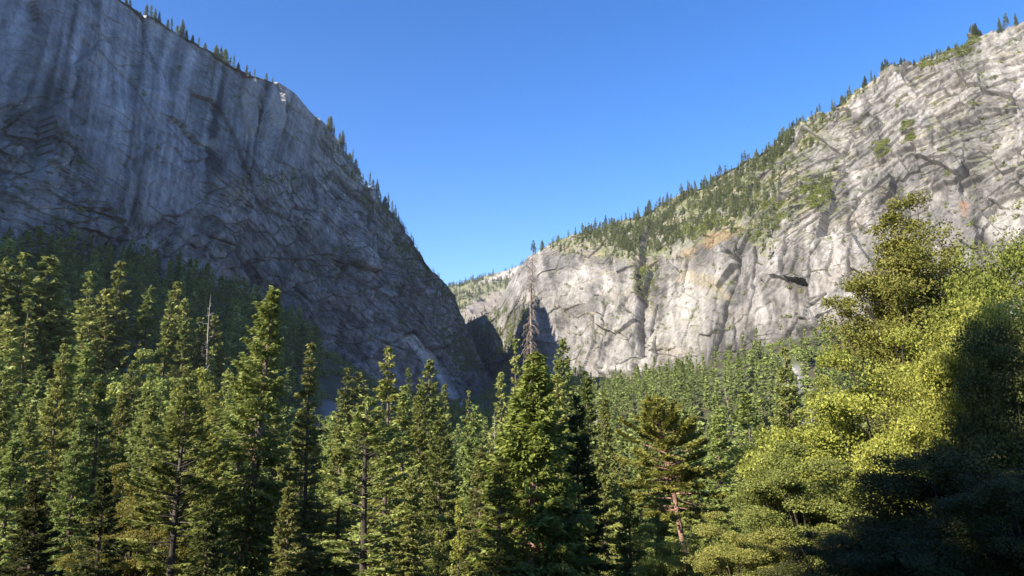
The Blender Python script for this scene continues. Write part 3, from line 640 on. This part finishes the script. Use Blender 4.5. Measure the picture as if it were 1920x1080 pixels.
# the leaning red trunk
lt = Proto('leaning_pine', conifer(24, 6.0, .52, 130, .42, .14, 95, lean=(-4.2, 0), seed=105, style='pine', ragged=.5, tr=.42, gaps=.2, drop=.25), 24, M_FIR, M_RBARK)
p = at(1222, 752, 62); zb = gz(p[0] + 3, 62); lt.put(p[0] + 4.4 * (p[2] - zb) / 24, 62, zb, p[2] - zb, 'pine with a leaning reddish bare trunk and broken limbs right of centre', 'pine', rot=0, leafm=M_CEDAR); PLACED.append((p[0] + 2, 62, 4))
# bare dead tree on the right
sn = Proto('dead_tree', snag(22, 3.6, 60, .15, seed=106, tr=.26, curl=.9, hang=.12), 22, None, M_GBARK)
tree(sn, 1520, 722, 78, 'bare grey dead tree with curling branches above the olive-gold oak', 'dead tree', rot=0, wide=.8)
# right-hand broadleaf trees and the big layered tree
lay = Proto('live_oak', broadleaf(34, 6.6, 430, 330, .19, seed=107, flat=.55, base=.42, tr=.45, cl=1.2, shell=.15, top=.34, ex=1.12, shear=2.4), 34, M_CEDAR, M_DBARK)
tree(lay, 1704, 362, 50, 'tall dark green tree with layered airy crown against the sunlit cliff', 'tree', rot=.0, leafm=M_CEDAR, wide=1.0)
tree(P_OAK[0], 1650, 612, 42, 'bright yellow-green oak with sharp shadow edge on the right', 'oak', rot=1.1, wide=1.05)
tree(P_OAK[0], 1570, 705, 46, 'yellow-green oak standing left of and behind the brightest oak', 'oak', rot=4.1, wide=.62, leafm=M_OLIVE)
tree(P_OAK[1], 1500, 822, 36, 'rounded olive-gold oak at the lower right, lit on its upper left', 'oak', rot=2.2, wide=1.25)
tree(P_OAK[1], 1385, 965, 33, 'low olive-brown oak bush at the bottom, left of the rounded oak', 'oak', rot=.3, wide=1.3)
tree(P_OAK[2], 1892, 440, 36, 'golden topped oak touching the right edge of the photo', 'oak', rot=5.0, wide=.70, leafm=M_OAK)
tree(P_OAK[2], 1812, 560, 33, 'oak mostly in deep shadow with golden upper left edge', 'oak', rot=3.0, wide=.75, leafm=M_OAK)
tree(P_OAK[2], 1905, 600, 27, 'dark shaded bay tree filling the right edge', 'bay tree', rot=.0, wide=.75, leafm=M_SHADELEAF)
tree(P_OAK[2], 1770, 840, 26, 'shaded bay tree low at the bottom right', 'bay tree', rot=1.5, wide=1.5, leafm=M_SHADELEAF)
tree(P_OAK[2], 1900, 880, 20, 'black shaded bush in the bottom right corner', 'bush', rot=2.5, wide=1.6, leafm=M_SHADELEAF)
tree(P_OAK[2], 1620, 985, 25, 'shaded bush at the bottom below the bright oak', 'bush', rot=3.5, wide=1.9, leafm=M_SHADELEAF)
# left and lower left
tree(P_FIR[0], 128, 650, 108, 'broad fir with double tip on the left, above the darker foreground', 'fir', rot=.2, wide=1.15)
tree(P_FIR[1], 192, 706, 98, 'pointed fir right of the double-tipped fir on the left', 'fir', rot=1.2)
tree(P_FIR[0], 60, 760, 84, 'fir in front of the double-tipped fir near the left edge', 'fir', rot=2.2, wide=1.1)
tree(P_FIR[1], 232, 728, 104, 'fir with drooping boughs right of the pointed fir', 'fir', rot=3.2, wide=1.0)
tree(P_FIR[0], 8, 700, 96, 'fir cut by the left edge, lit from the left', 'fir', rot=4.0)
tree(P_FIR[0], 150, 790, 66, 'greyish fir in the middle of the lower left', 'fir', rot=5.0, wide=1.0)
tree(P_FIR[1], 30, 815, 48, 'pale trunked fir at the lower left edge', 'fir', rot=2.7, wide=1.1)
tree(P_FIR[1], 290, 745, 76, 'fir directly left of the round-topped pine', 'fir', rot=.9, wide=1.1)
tree(P_FIR[0], 405, 740, 80, 'bright fir behind the left side of the largest fir', 'fir', rot=.3, wide=1.2, leafm=M_PINE)
tree(P_FIR[1], 455, 690, 74, 'sunlit fir merging with the largest fir from the left', 'fir', rot=5.3, wide=1.2, leafm=M_PINE)
tree(P_OAK[1], 262, 868, 58, 'yellow leaved maple low between the left firs', 'maple', rot=1.0, leafm=M_GOLD, wide=.9)
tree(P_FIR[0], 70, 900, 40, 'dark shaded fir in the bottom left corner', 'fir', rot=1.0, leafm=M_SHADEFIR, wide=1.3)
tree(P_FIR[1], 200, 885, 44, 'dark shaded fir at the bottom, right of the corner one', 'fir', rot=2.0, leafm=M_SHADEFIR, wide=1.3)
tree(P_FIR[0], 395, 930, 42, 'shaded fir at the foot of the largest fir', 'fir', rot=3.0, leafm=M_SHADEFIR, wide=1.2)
yc = Proto('young_cedar', conifer(14, 2.0, .03, 110, .26, .10, 70, seed=110, style='cedar', tr=.14, drop=.2), 14, M_CEDAR, M_BARK)
tree(yc, 822, 966, 38, 'small bright green young cedar at the bottom left of centre', 'cedar', rot=0, wide=1.0)
tree(yc, 862, 935, 40, 'drooping yellowish young cedar beside the small bright green one', 'cedar', rot=2, wide=.8, leafm=M_OAK)
tree(P_FIR[0], 825, 765, 84, 'lit fir with pale stem left of the central cedar', 'fir', rot=2, wide=.9, leafm=M_PINE)
tree(P_FIR[1], 900, 840, 62, 'fir between the young cedars and the central cedar', 'fir', rot=4, wide=1.1)
tree(P_FIR[0], 770, 880, 56, 'shaded fir low right of the thin tufted pine', 'fir', rot=3, wide=1.1)
tree(P_FIR[1], 545, 905, 50, 'shaded fir at the bottom right of the largest fir', 'fir', rot=1.5, wide=1.2)
tree(P_FIR[0], 1130, 830, 54, 'shaded fir at the right foot of the central cedar', 'fir', rot=1.8, wide=1.1)
tree(P_FIR[1], 1345, 770, 92, 'broad lit fir right of the leaning pine', 'fir', rot=2.5, wide=1.25)
tree(P_FIR[0], 1290, 830, 74, 'fir behind the leaning red trunk', 'fir', rot=3.3, wide=1.1)
tree(P_FIR[1], 1180, 920, 46, 'bushy fir at the bottom between cedar and leaning trunk', 'fir', rot=.7, wide=1.2, leafm=M_CEDAR)
tree(P_OAK[1], 1250, 985, 44, 'yellow-green bush below the leaning red trunk', 'bush', rot=.7, wide=1.0, leafm=M_OAK)
tree(P_MPINE[0], 1400, 740, 130, 'tall pine left of the bare grey dead tree', 'pine', wide=1.0)
tree(P_MFIR[0], 940, 700, 200, 'narrow pointed fir just left of the central cedar', 'fir', wide=.7)
tree(P_MFIR[1], 968, 640, 170, 'dark narrow fir behind the left edge of the dead spire', 'fir', wide=.6)
tree(P_MFIR[2], 805, 680, 230, 'pointed fir in front of the pale rockfall', 'fir', wide=.85)
for i, (px, py, Y, w, lab) in enumerate([(767, 690, 420, .8, 'small dark fir against the shaded cliff left of the rockfall'), (650, 692, 330, 1.3, 'bushy fir at the foot of the shaded cliff'), (674, 702, 335, 1.2, 'second bushy fir at the foot of the shaded cliff'),
                                   (835, 722, 260, .8, 'fir just right of the one before the rockfall'), (880, 735, 270, .8, 'fir right of the pale rockfall'), (1055, 640, 320, .8, 'pointed fir right of the dead spire below the sunlit cliff')]):
    tree(P_MFIR[i % 3], px, py, Y, lab, 'fir', wide=w)
for i, (px, py, Y, w, lab) in enumerate([(1118,742,150,.35,'thin dead stem in the wood right of the central cedar'), (928,770,120,.35,'thin reddish dead stem left of the central cedar'), (1437,690,600,.6,'bare dead tree on the slope near the small scree patch'), (1455,700,590,.5,'second bare dead tree near the small scree patch'),
        (1480,630,740,.8,'bare dead tree just below the sunlit cliff'), (1376,720,500,.5,'leaning dead stem left of the slope scree'), (1512,640,730,.8,'bare dead tree beside the upper edge of the bright oak')]):
    tree(sn, px, py, Y, lab, 'dead tree', wide=w, tilt=(0, -.12 if i in (2, 5) else 0))
# --- the slope under the left cliff
G_L = 'conifers on the slope under the left cliff'
for i, (px, py, Y, w) in enumerate([(8,482,250,1.2),(40,478,255,1.2),(86,487,260,1.25),(105,492,265,1.0),(225,492,330,1.0),(166,512,330,1.1),(196,548,330,1.0),(282,536,345,1.0),(332,530,370,1.0),(318,550,360,.9),(350,565,360,.8),
        (130,582,300,1.1),(170,560,320,1.0),(202,594,290,1.0),(18,572,215,1.15),(52,565,225,1.2),(346,604,340,1.0),(376,598,345,1.0),(402,596,350,1.0),(398,652,300,1.0),(75,520,270,1.1),(430,690,260,1.0),(250,680,230,.9),(148,690,200,1.1),(20,640,190,1.1),(-20,520,240,1.2)]):
    tree((P_MFIR + P_MPINE)[i % 4 if i % 7 else 4], px, py, Y, 'lit treetop among dark firs on the shaded slope under the left cliff', 'fir', G_L, wide=w)
tree(P_MOAK[0], 268, 655, 270, 'brownish broadleaf tree on the shaded slope under the left cliff', 'tree', leafm=M_OLIVE, wide=.9)
tree(P_MOAK[1], 380, 690, 230, 'yellowish broadleaf tree above the round-topped pine', 'tree', leafm=M_OAK, wide=.8)
tree(sn, 396, 552, 345, 'thin bare dead tree among the slope firs under the left cliff', 'dead tree', wide=.6)
tree(sn, 48, 520, 240, 'bare leaning dead stem among the far left firs', 'dead tree', wide=.3, tilt=(0, .25))

# --- the forest that fills the valley floor and the slopes
def scatter(n, box, mind, seed, ok):
    g = np.random.default_rng(seed); out = []; cell = {}
    X = g.uniform(box[0], box[1], n); Y = g.uniform(box[2], box[3], n); m = ok(X, Y); X, Y = X[m], Y[m]
    for x, y in zip(X, Y):
        d = mind(x, y); i, j = int(x // 12), int(y // 12); bad = False
        for a in range(i - 1, i + 2):
            for b_ in range(j - 1, j + 2):
                for q in cell.get((a, b_), ()):
                    if (q[0] - x) ** 2 + (q[1] - y) ** 2 < d * d: bad = True
        if bad: continue
        cell.setdefault((i, j), []).append((x, y)); out.append((x, y))
    return np.array(out)
def footdist(x, y, L_):
    """signed: positive in front of the foot line, on the valley side"""
    d = np.full(x.shape, 1e9); s = np.zeros(x.shape)
    for (a, b_) in zip(L_[:-1:6], L_[6::6]):
        dx, dy = b_[0] - a[0], b_[1] - a[1]; t = np.clip(((x - a[0]) * dx + (y - a[1]) * dy) / (dx * dx + dy * dy), 0, 1)
        q = np.hypot(x - a[0] - t * dx, y - a[1] - t * dy); sg = np.sign(dx * (y - a[1]) - dy * (x - a[0])); m = q < d; d = np.where(m, q, d); s = np.where(m, sg, s)
    return d * s
def ok_floor(X, Y):
    m = (np.abs(X) < .80 * Y + 12) & (footdist(X, Y, _lf) < -6) & (footdist(X, Y, _rf) < -6)
    return m
pts = scatter(60000, (-620, 760, 88, 1750), lambda x, y: min(11.5, 5.6 + .009 * y), 5, ok_floor)
Z = ground_z(pts[:, 0], pts[:, 1]); PXg, PYg = project(np.stack([pts[:, 0], pts[:, 1], Z], -1))
dl = -footdist(pts[:, 0], pts[:, 1], _lf); dr = -footdist(pts[:, 0], pts[:, 1], _rf)
keep = np.ones(len(pts), bool)
# clearings: scree at the foot of the left cliff, the rockfall, the open spots right of centre
keep &= ~(in_poly(PXg, PYg, [(225,660),(340,690),(345,760),(240,755)]))
keep &= ~(in_poly(PXg, PYg, [(600,748),(690,762),(690,812),(610,812)]))
keep &= ~(in_poly(PXg, PYg, [(835,740),(905,735),(900,778),(850,778)]))
keep &= ~(in_poly(PXg, PYg, [(1470,685),(1510,685),(1500,735),(1475,735)]))
for (x, y, r_) in PLACED: keep &= (pts[:, 0] - x) ** 2 + (pts[:, 1] - y) ** 2 > (r_ * .8) ** 2
g_ = np.random.default_rng(9)
thinl = (pts[:, 0] < 0) & (Z > 25) & (pts[:, 1] < 900); keep &= ~(thinl & (g_.random(len(pts)) < .12))
pts, Z, PXg, PYg, dl, dr = pts[keep], Z[keep], PXg[keep], PYg[keep], dl[keep], dr[keep]
hh = np.clip(g_.normal(26, 6.5, len(pts)), 9, 42)
capx = [0,150,250,400,560,620,700,760,850,930,1000,1050,1150,1350,1450,1550,1650,1920]; capy = [560,610,680,705,740,765,775,745,748,735,715,690,690,668,628,598,590,590]
cy_ = np.interp(PXg, capx, capy) + np.where(g_.random(len(pts)) < .12, g_.uniform(-26, 0, len(pts)), g_.uniform(-4, 34, len(pts))); cc = (540 - cy_) / FPX; dz_ = (sin(PITCH) + cc * cos(PITCH)) / (cos(PITCH) - cc * sin(PITCH)) * pts[:, 1] + 20 - Z
slope_ok = (pts[:, 0] < 0) & (Z > 5) & (PXg < 600)
hh = np.where(slope_ok, hh, np.minimum(hh, dz_)); kk = hh > 6.5; pts, Z, PXg, PYg, dl, dr, hh = pts[kk], Z[kk], PXg[kk], PYg[kk], dl[kk], dr[kk], hh[kk]
# keep the line where the sunlit cliff meets the wood
broad = (dr < 170) & (PXg > 1290) & (g_.random(len(pts)) < .55)
near_o = np.hypot(pts[:, 0], pts[:, 1]); size = hh / near_o; order = np.argsort(-size)
inview = (PXg > -60) & (PXg < 1980); order = np.array([i for i in order if inview[i]])
nind = 285; items = []; itemsb = []; shade_items = []
cnt = 0
for q, i in enumerate(order):
    x, y = pts[i]; z = Z[i]; h = hh[i]
    if q < nind:
        if broad[i]: P_MOAK[i % 2].put(x, y, z, h * .55, 'rounded oak on the wooded slope under the sunlit right cliff', 'oak', 'oaks on the slope under the right cliff', leafm=(M_OLIVE, M_OAK, M_SHRUB)[i % 3])
        elif y < 190 and g_.random() < .16: P_MOAK[i % 2].put(x, y, z, min(h * .6, 15), 'yellow-green broadleaf tree growing between the conifers of the valley floor', 'tree', 'broadleaf trees among the valley conifers', leafm=(M_OAK, M_CEDAR, M_OLIVE)[i % 3])
        else:
            lab = ('valley conifer in the dense wood left of the central cedar', 'conifers left of the central cedar') if PXg[i] < 1000 else ('valley conifer in the dense wood right of the central cedar', 'conifers right of the central cedar')
            if y < 135: P_FIR[i % 2].put(x, y, z, h, lab[0], 'conifer', lab[1], leafm=(None, M_PINE)[i % 3 == 0], wide=g_.uniform(.75, 1.05), tilt=(g_.normal(0, .02), g_.normal(0, .02)))
            elif y > 330: (P_FARF if y > 420 else P_MFIR)[i % 3].put(x, y, z, h, lab[0], 'conifer', lab[1], wide=g_.uniform(.8, 1.15))
            else: (P_MFIR + P_MPINE)[i % 7].put(x, y, z, h, lab[0], 'conifer', lab[1], wide=g_.uniform(.75, 1.15), tilt=(g_.normal(0, .03), g_.normal(0, .03)))
    elif broad[i]: itemsb.append((x, y, z, h * .5, i % 2, 1.0))
    else: items.append((x, y, z, h, i % 4, g_.uniform(.8, 1.35)))
print('floor trees', len(pts), len(items), len(itemsb))
FB = [(b, 24) for b in FARB]
merged('distant_forest', items, FB, [M_FAR, M_BARK], 'dense conifer wood covering the valley floor and lower slopes in the distance', 'forest', None)
sb = broadleaf(10, 4.6, 34, 16, 1.25, seed=71, cl=1.3, tr=.2); sb2 = broadleaf(10, 4.2, 30, 14, 1.25, seed=72, cl=1.3, tr=.2)
if itemsb: merged('distant_broadleaf_wood', itemsb, [(sb, 10), (sb2, 10)], [M_SHRUB, M_DBARK], 'bushy broadleaf wood on the slope at the foot of the sunlit cliff', 'wood', None)

SHR = [(broadleaf(5, 3.2, 14, 12, .95, seed=73, cl=1.2, tr=.1, base=.05), 5), (broadleaf(5, 3.6, 12, 12, .95, seed=74, cl=1.2, tr=.1, base=.05), 5)]
# low growth on the talus under the left cliff
gt = np.random.default_rng(88); X_ = gt.uniform(-620, 0, 14000); Y_ = gt.uniform(230, 1650, 14000); Z_ = ground_z(X_, Y_); qx, qy = project(np.stack([X_, Y_, Z_], -1)); fd = footdist(X_, Y_, _lf)
ok_ = (fd < 4) & (fd > -260) & (Z_ > 8) & (qx > -40) & (qx < 960) & (fbm(X_ / 40, Y_ / 40, 3, 889) > -.12); ii = np.where(ok_)[0][:2600]
merged('talus_shrubs', [(X_[i], Y_[i], Z_[i] - .4, gt.uniform(2, 7.5), int(gt.integers(2)), gt.uniform(.8, 1.3)) for i in ii], SHR, [M_SHRUB, M_DBARK], 'dark low brush on the talus at the foot of the shaded cliff', 'shrubs', None)
# --- trees on the rock: skyline rows and the wooded shoulder of the right cliff
def on_wall(P, PX, PY, T, n, seed, w, tmin=.03):
    g = np.random.default_rng(seed); wt = (w * (T > tmin)).ravel(); wt = wt / wt.sum()
    return P.reshape(-1, 3)[g.choice(len(wt), n, p=wt, replace=False)]
def prune(Q, d):
    out = []
    for q in Q:
        if all((q[0] - r[0]) ** 2 + (q[1] - r[1]) ** 2 + (q[2] - r[2]) ** 2 > d * d for r in out): out.append(q)
    return out
inside = lambda PX, PY: (PX > -40) & (PX < 1960) & (PY > -60) & (PY < 760)
def on_rim(P, PX, PY, T, px):
    m = (T > .99) & (T < 1.0001) & (np.abs(PX - px) < 14); c = P[m]; k = np.argmin(np.abs(PX[m] - px)); return c[k]
# left skyline: (pixel column, height in pixels)
for k, (px, hp) in enumerate([(236,20),(243,24),(262,16),(274,30),(282,34),(290,30),(298,22),(314,24),(321,34),(331,26),(341,40),(349,26),(361,16),(372,20),(384,18),(405,26),(413,30),(421,34),(431,28),(438,30),(446,18),(461,24),(468,12),(477,24),(499,18),(511,14),
        (615,26),(619,34),(626,24),(637,30),(642,38),(648,24),(655,34),(661,30),(667,36),(673,28),(680,36),(687,26),(693,34),(699,28),(707,34),(713,22),(722,26),(728,38),(735,34),(741,30),(747,20),(775,14),(812,10),(830,12)]):
    q = on_rim(LP, LPX, LPY, LT, px); h = hp * q[1] / FPX * .9
    (P_MFIR + P_MPINE)[k % 5].put(q[0], q[1], q[2] - 3, h + 3, 'small conifer on the skyline of the shaded left cliff', 'conifer', 'conifers along the left skyline', leafm=M_RIDGE, wide=rng.uniform(.9, 1.9))
# right skyline
g2_ = np.random.default_rng(77); px = 1000.0; k = 0
while px < 1935 and k < 150:
    big_ = 30 if px < 1065 else (24 if px < 1420 else (18 if px < 1500 else (26 if 1540 < px < 1590 or 1615 < px < 1680 else (18 if px < 1800 else 32))))
    q = on_rim(RP, RPX, RPY, RT, px); h = big_ * g2_.uniform(.35, 1.2) * q[1] / FPX * .9
    (P_MFIR if k % 4 else P_MPINE * 2)[k % 3].put(q[0], q[1], q[2] - 3, h + 3, 'small tree on the skyline of the sunlit right cliff', 'tree', 'trees along the right skyline', leafm=M_RIDGE, wide=g2_.uniform(.8, 1.7))
    px += g2_.uniform(2, 7) if g2_.random() < .72 else g2_.uniform(10, 45); k += 1
# wooded shoulder
zone = soft_poly(RPX, RPY, [(1080,440),(1200,400),(1310,345),(1400,290),(1480,245),(1500,262),(1420,330),(1440,380),(1360,420),(1290,445),(1240,470),(1190,480),(1120,455)], 10)
zone = zone * (.25 + sstep(-.3, .3, fbm(RA / 45, RB / 45, 4, 605))) + .10 * RVZ
its = [(q[0], q[1], q[2] - 1.5, rng.uniform(8, 22), int(rng.integers(4)), rng.uniform(.8, 1.2)) for q in on_wall(RP, RPX, RPY, RT, 1350, 63, zone * (RT < 1.0) * inside(RPX, RPY))]
merged('shoulder_forest', its, FB, [M_RIDGE, M_BARK], 'wood of small conifers on the shoulder of the sunlit right cliff', 'forest', None)
# shrubs on ledges of both cliffs
wv = (sstep(.35, .75, RN_[..., 2] + .25 * fbm(RA / 26, RB / 26, 4, 607)) * (.25 + 1.6 * RVZ) * (RT < 1) * inside(RPX, RPY)); wv *= np.where(RPX < 1010, .3, 1)
for poly, k in [([(1500,350),(1555,335),(1560,380),(1520,392)], 9), ([(1640,270),(1665,262),(1672,300),(1648,305)], 7), ([(1690,230),(1712,228),(1716,262),(1694,262)], 7), ([(1200,500),(1218,500),(1215,555),(1202,545)], 9), ([(1720,120),(1830,70),(1850,82),(1740,140)], 5), ([(1420,380),(1470,370),(1470,410),(1430,400)], 5), ([(1260,440),(1340,400),(1370,420),(1300,450)], 7)]:
    wv = wv + k * soft_poly(RPX, RPY, poly, 4)
its = [(q[0], q[1], q[2] - .5, rng.uniform(2.2, 6.5), int(rng.integers(2)), rng.uniform(.8, 1.5)) for q in on_wall(RP, RPX, RPY, RT, 2300, 64, wv)]
merged('ledge_shrubs', its, SHR, [M_SHRUB, M_DBARK], 'green shrubs scattered over ledges of the sunlit right cliff', 'shrubs', None)
wv = sstep(.25, .6, LN_[..., 2] + .3 * fbm(LA / 26, LB / 26, 4, 609)) * (LT < 1) * inside(LPX, LPY) * (1 - .9 * LUP)
wv = wv + .6 * soft_poly(LPX, LPY, [(600,240),(760,420),(860,560),(840,590),(740,480),(650,340)], 12)
for poly, k in [([(450,330),(560,320),(570,340),(460,345)], 3), ([(440,520),(520,560),(560,600),(460,640),(430,580)], 2), ([(820,600),(880,640),(900,690),(850,700),(830,650)], 2.5), ([(540,480),(640,500),(650,530),(560,520)], 2)]:
    wv = wv + k * soft_poly(LPX, LPY, poly, 5)
its = [(q[0], q[1], q[2] - .5, rng.uniform(2.2, 6.5), int(rng.integers(2)), rng.uniform(.8, 1.4)) for q in on_wall(LP, LPX, LPY, LT, 2000, 65, wv * (LPY > 120))]
merged('cliff_shrubs', its, SHR, [M_SHRUB, M_DBARK], 'dark shrubs clinging to ledges of the shaded left cliff', 'shrubs', None)
wv = 1.0 * soft_poly(LPX, LPY, [(600,240),(760,420),(860,560),(835,575),(740,470),(650,330)], 9) + 1.5 * soft_poly(LPX, LPY, [(-40,470),(100,455),(330,500),(470,560),(560,640),(560,700),(400,640),(200,560),(-40,530)], 10)
its = [(q[0], q[1], q[2] - 1.5, rng.uniform(8, 19), int(rng.integers(4)), rng.uniform(.8, 1.1)) for q in on_wall(LP, LPX, LPY, LT, 420, 66, wv * (LT < 1.0), .0)]
merged('cliff_foot_forest', its, FB, [M_FAR, M_BARK], 'dark conifers along the foot and the far edge of the shaded left cliff', 'forest', None)
# canyon and far ridge
wv = soft_poly(RPX, RPY, [(860,610),(930,590),(985,560),(1000,700),(860,720)], 6) * (RT < 1.0)
its = [(q[0], q[1], q[2] - 1.5, rng.uniform(14, 30), int(rng.integers(4)), rng.uniform(.9, 1.3)) for q in on_wall(RP, RPX, RPY, RT, 330, 67, wv)]
merged('canyon_forest', its, FB, [M_FAR, M_BARK], 'dark conifers in the shadowed side canyon between the two cliffs', 'forest', None)
wv = FVEG * (FT > .3) * (FT < 1.05) * ((FX > 830) & (FX < 1020))
its = [(q[0], q[1], q[2] - 3, rng.uniform(18, 36), int(rng.integers(4)), rng.uniform(1, 1.3)) for q in on_wall(FP, FX, FY, FT, 700, 68, wv)]
merged('ridge_forest', its, FB, [M_RIDGE, M_BARK], 'scattered conifers on the sunlit ridge at the head of the valley', 'forest', None)

# --- boulders of the rockfall and the scree
for i, (px, py, Y, r_) in enumerate([(848,768,560,3.4),(858,775,540,2.6),(866,764,560,4.0),(875,772,530,2.5),(884,765,560,3.2),(842,760,600,3.0),(870,756,600,2.6),(660,792,230,1.6),(672,790,232,1.1),(650,800,215,1.2),(612,800,215,1.1),(1485,700,420,3.0),(1492,715,400,2.6),(1480,725,390,2.4)]):
    q = hit(px, py); r_ = r_ * (q[1] / Y) ** .9; Y = q[1]; g = np.random.default_rng(900 + i)
    bm_ = bpy.data.meshes.new('boulder'); import bmesh
    b2 = bmesh.new(); bmesh.ops.create_icosphere(b2, subdivisions=3, radius=r_)
    for v in b2.verts:
        a = np.array(v.co) / r_
        n_ = float(facets(np.array([a[0] * 1.1 + a[2] * .7 + i]), np.array([a[1] * 1.1 - a[2] * .6]), 910 + i, .7)[0][0])
        v.co = [c_ * (1 + .35 * n_) * s_ for c_, s_ in zip(v.co, (1.2, 1.0, .75))]
    b2.to_mesh(bm_); b2.free(); bm_.materials.append(M_BOULDER)
    link('boulder', bm_, label='pale granite boulder lying in the open rockfall among the trees', cat='boulder', group='boulders of the rockfall', loc=(q[0], Y, gz(q[0], Y) + r_ * .3))

# --- unseen trees added beside the camera to throw the deep shade on the right and in the lower corners
for i, (x, y, h, w) in enumerate([(-17, 1.0, 36, .9), (-22, -3.5, 38, 1.0), (-16, -6, 33, 1.0), (-24, -10, 37, 1.1), (-25, 7, 16, 1.2), (-31, 12, 16, 1.2), (-28, 15.3, 37, .9)]):
    P_FIR[i % 2].put(x, y, gz(x, y), h, 'unseen tall fir added beside the viewpoint to cast shade', 'fir', 'unseen firs added to cast shade', wide=w)
print('objects', len(bpy.data.objects))
# ------------------------------------------------------------------ the air
hz = bpy.data.materials.new('haze'); hz.use_nodes = True; hn = hz.node_tree.nodes; hn.clear()
ho = hn.new('ShaderNodeOutputMaterial'); pv = hn.new('ShaderNodeVolumePrincipled')
pv.inputs['Color'].default_value = (.75, .85, 1.0, 1); pv.inputs['Density'].default_value = 3.0e-5; pv.inputs['Anisotropy'].default_value = .2
hz.node_tree.links.new(pv.outputs[0], ho.inputs['Volume'])
x0, x1, y0, y1, z0, z1 = -9200, 9200, -7200, 9700, float(GZ.min()) - 30, 1150
V = np.array([[x, y, z] for x in (x0, x1) for y in (y0, y1) for z in (z0, z1)], float)
F = np.array([[0, 1, 3, 2], [4, 6, 7, 5], [0, 4, 5, 1], [2, 3, 7, 6], [0, 2, 6, 4], [1, 5, 7, 3]])
hm = mesh_np('haze', V, F, None, False, [hz]); link('haze', hm, kind='stuff', label='thin blue haze hanging in the valley air', cat='haze')
S.cycles.volume_bounces = 0
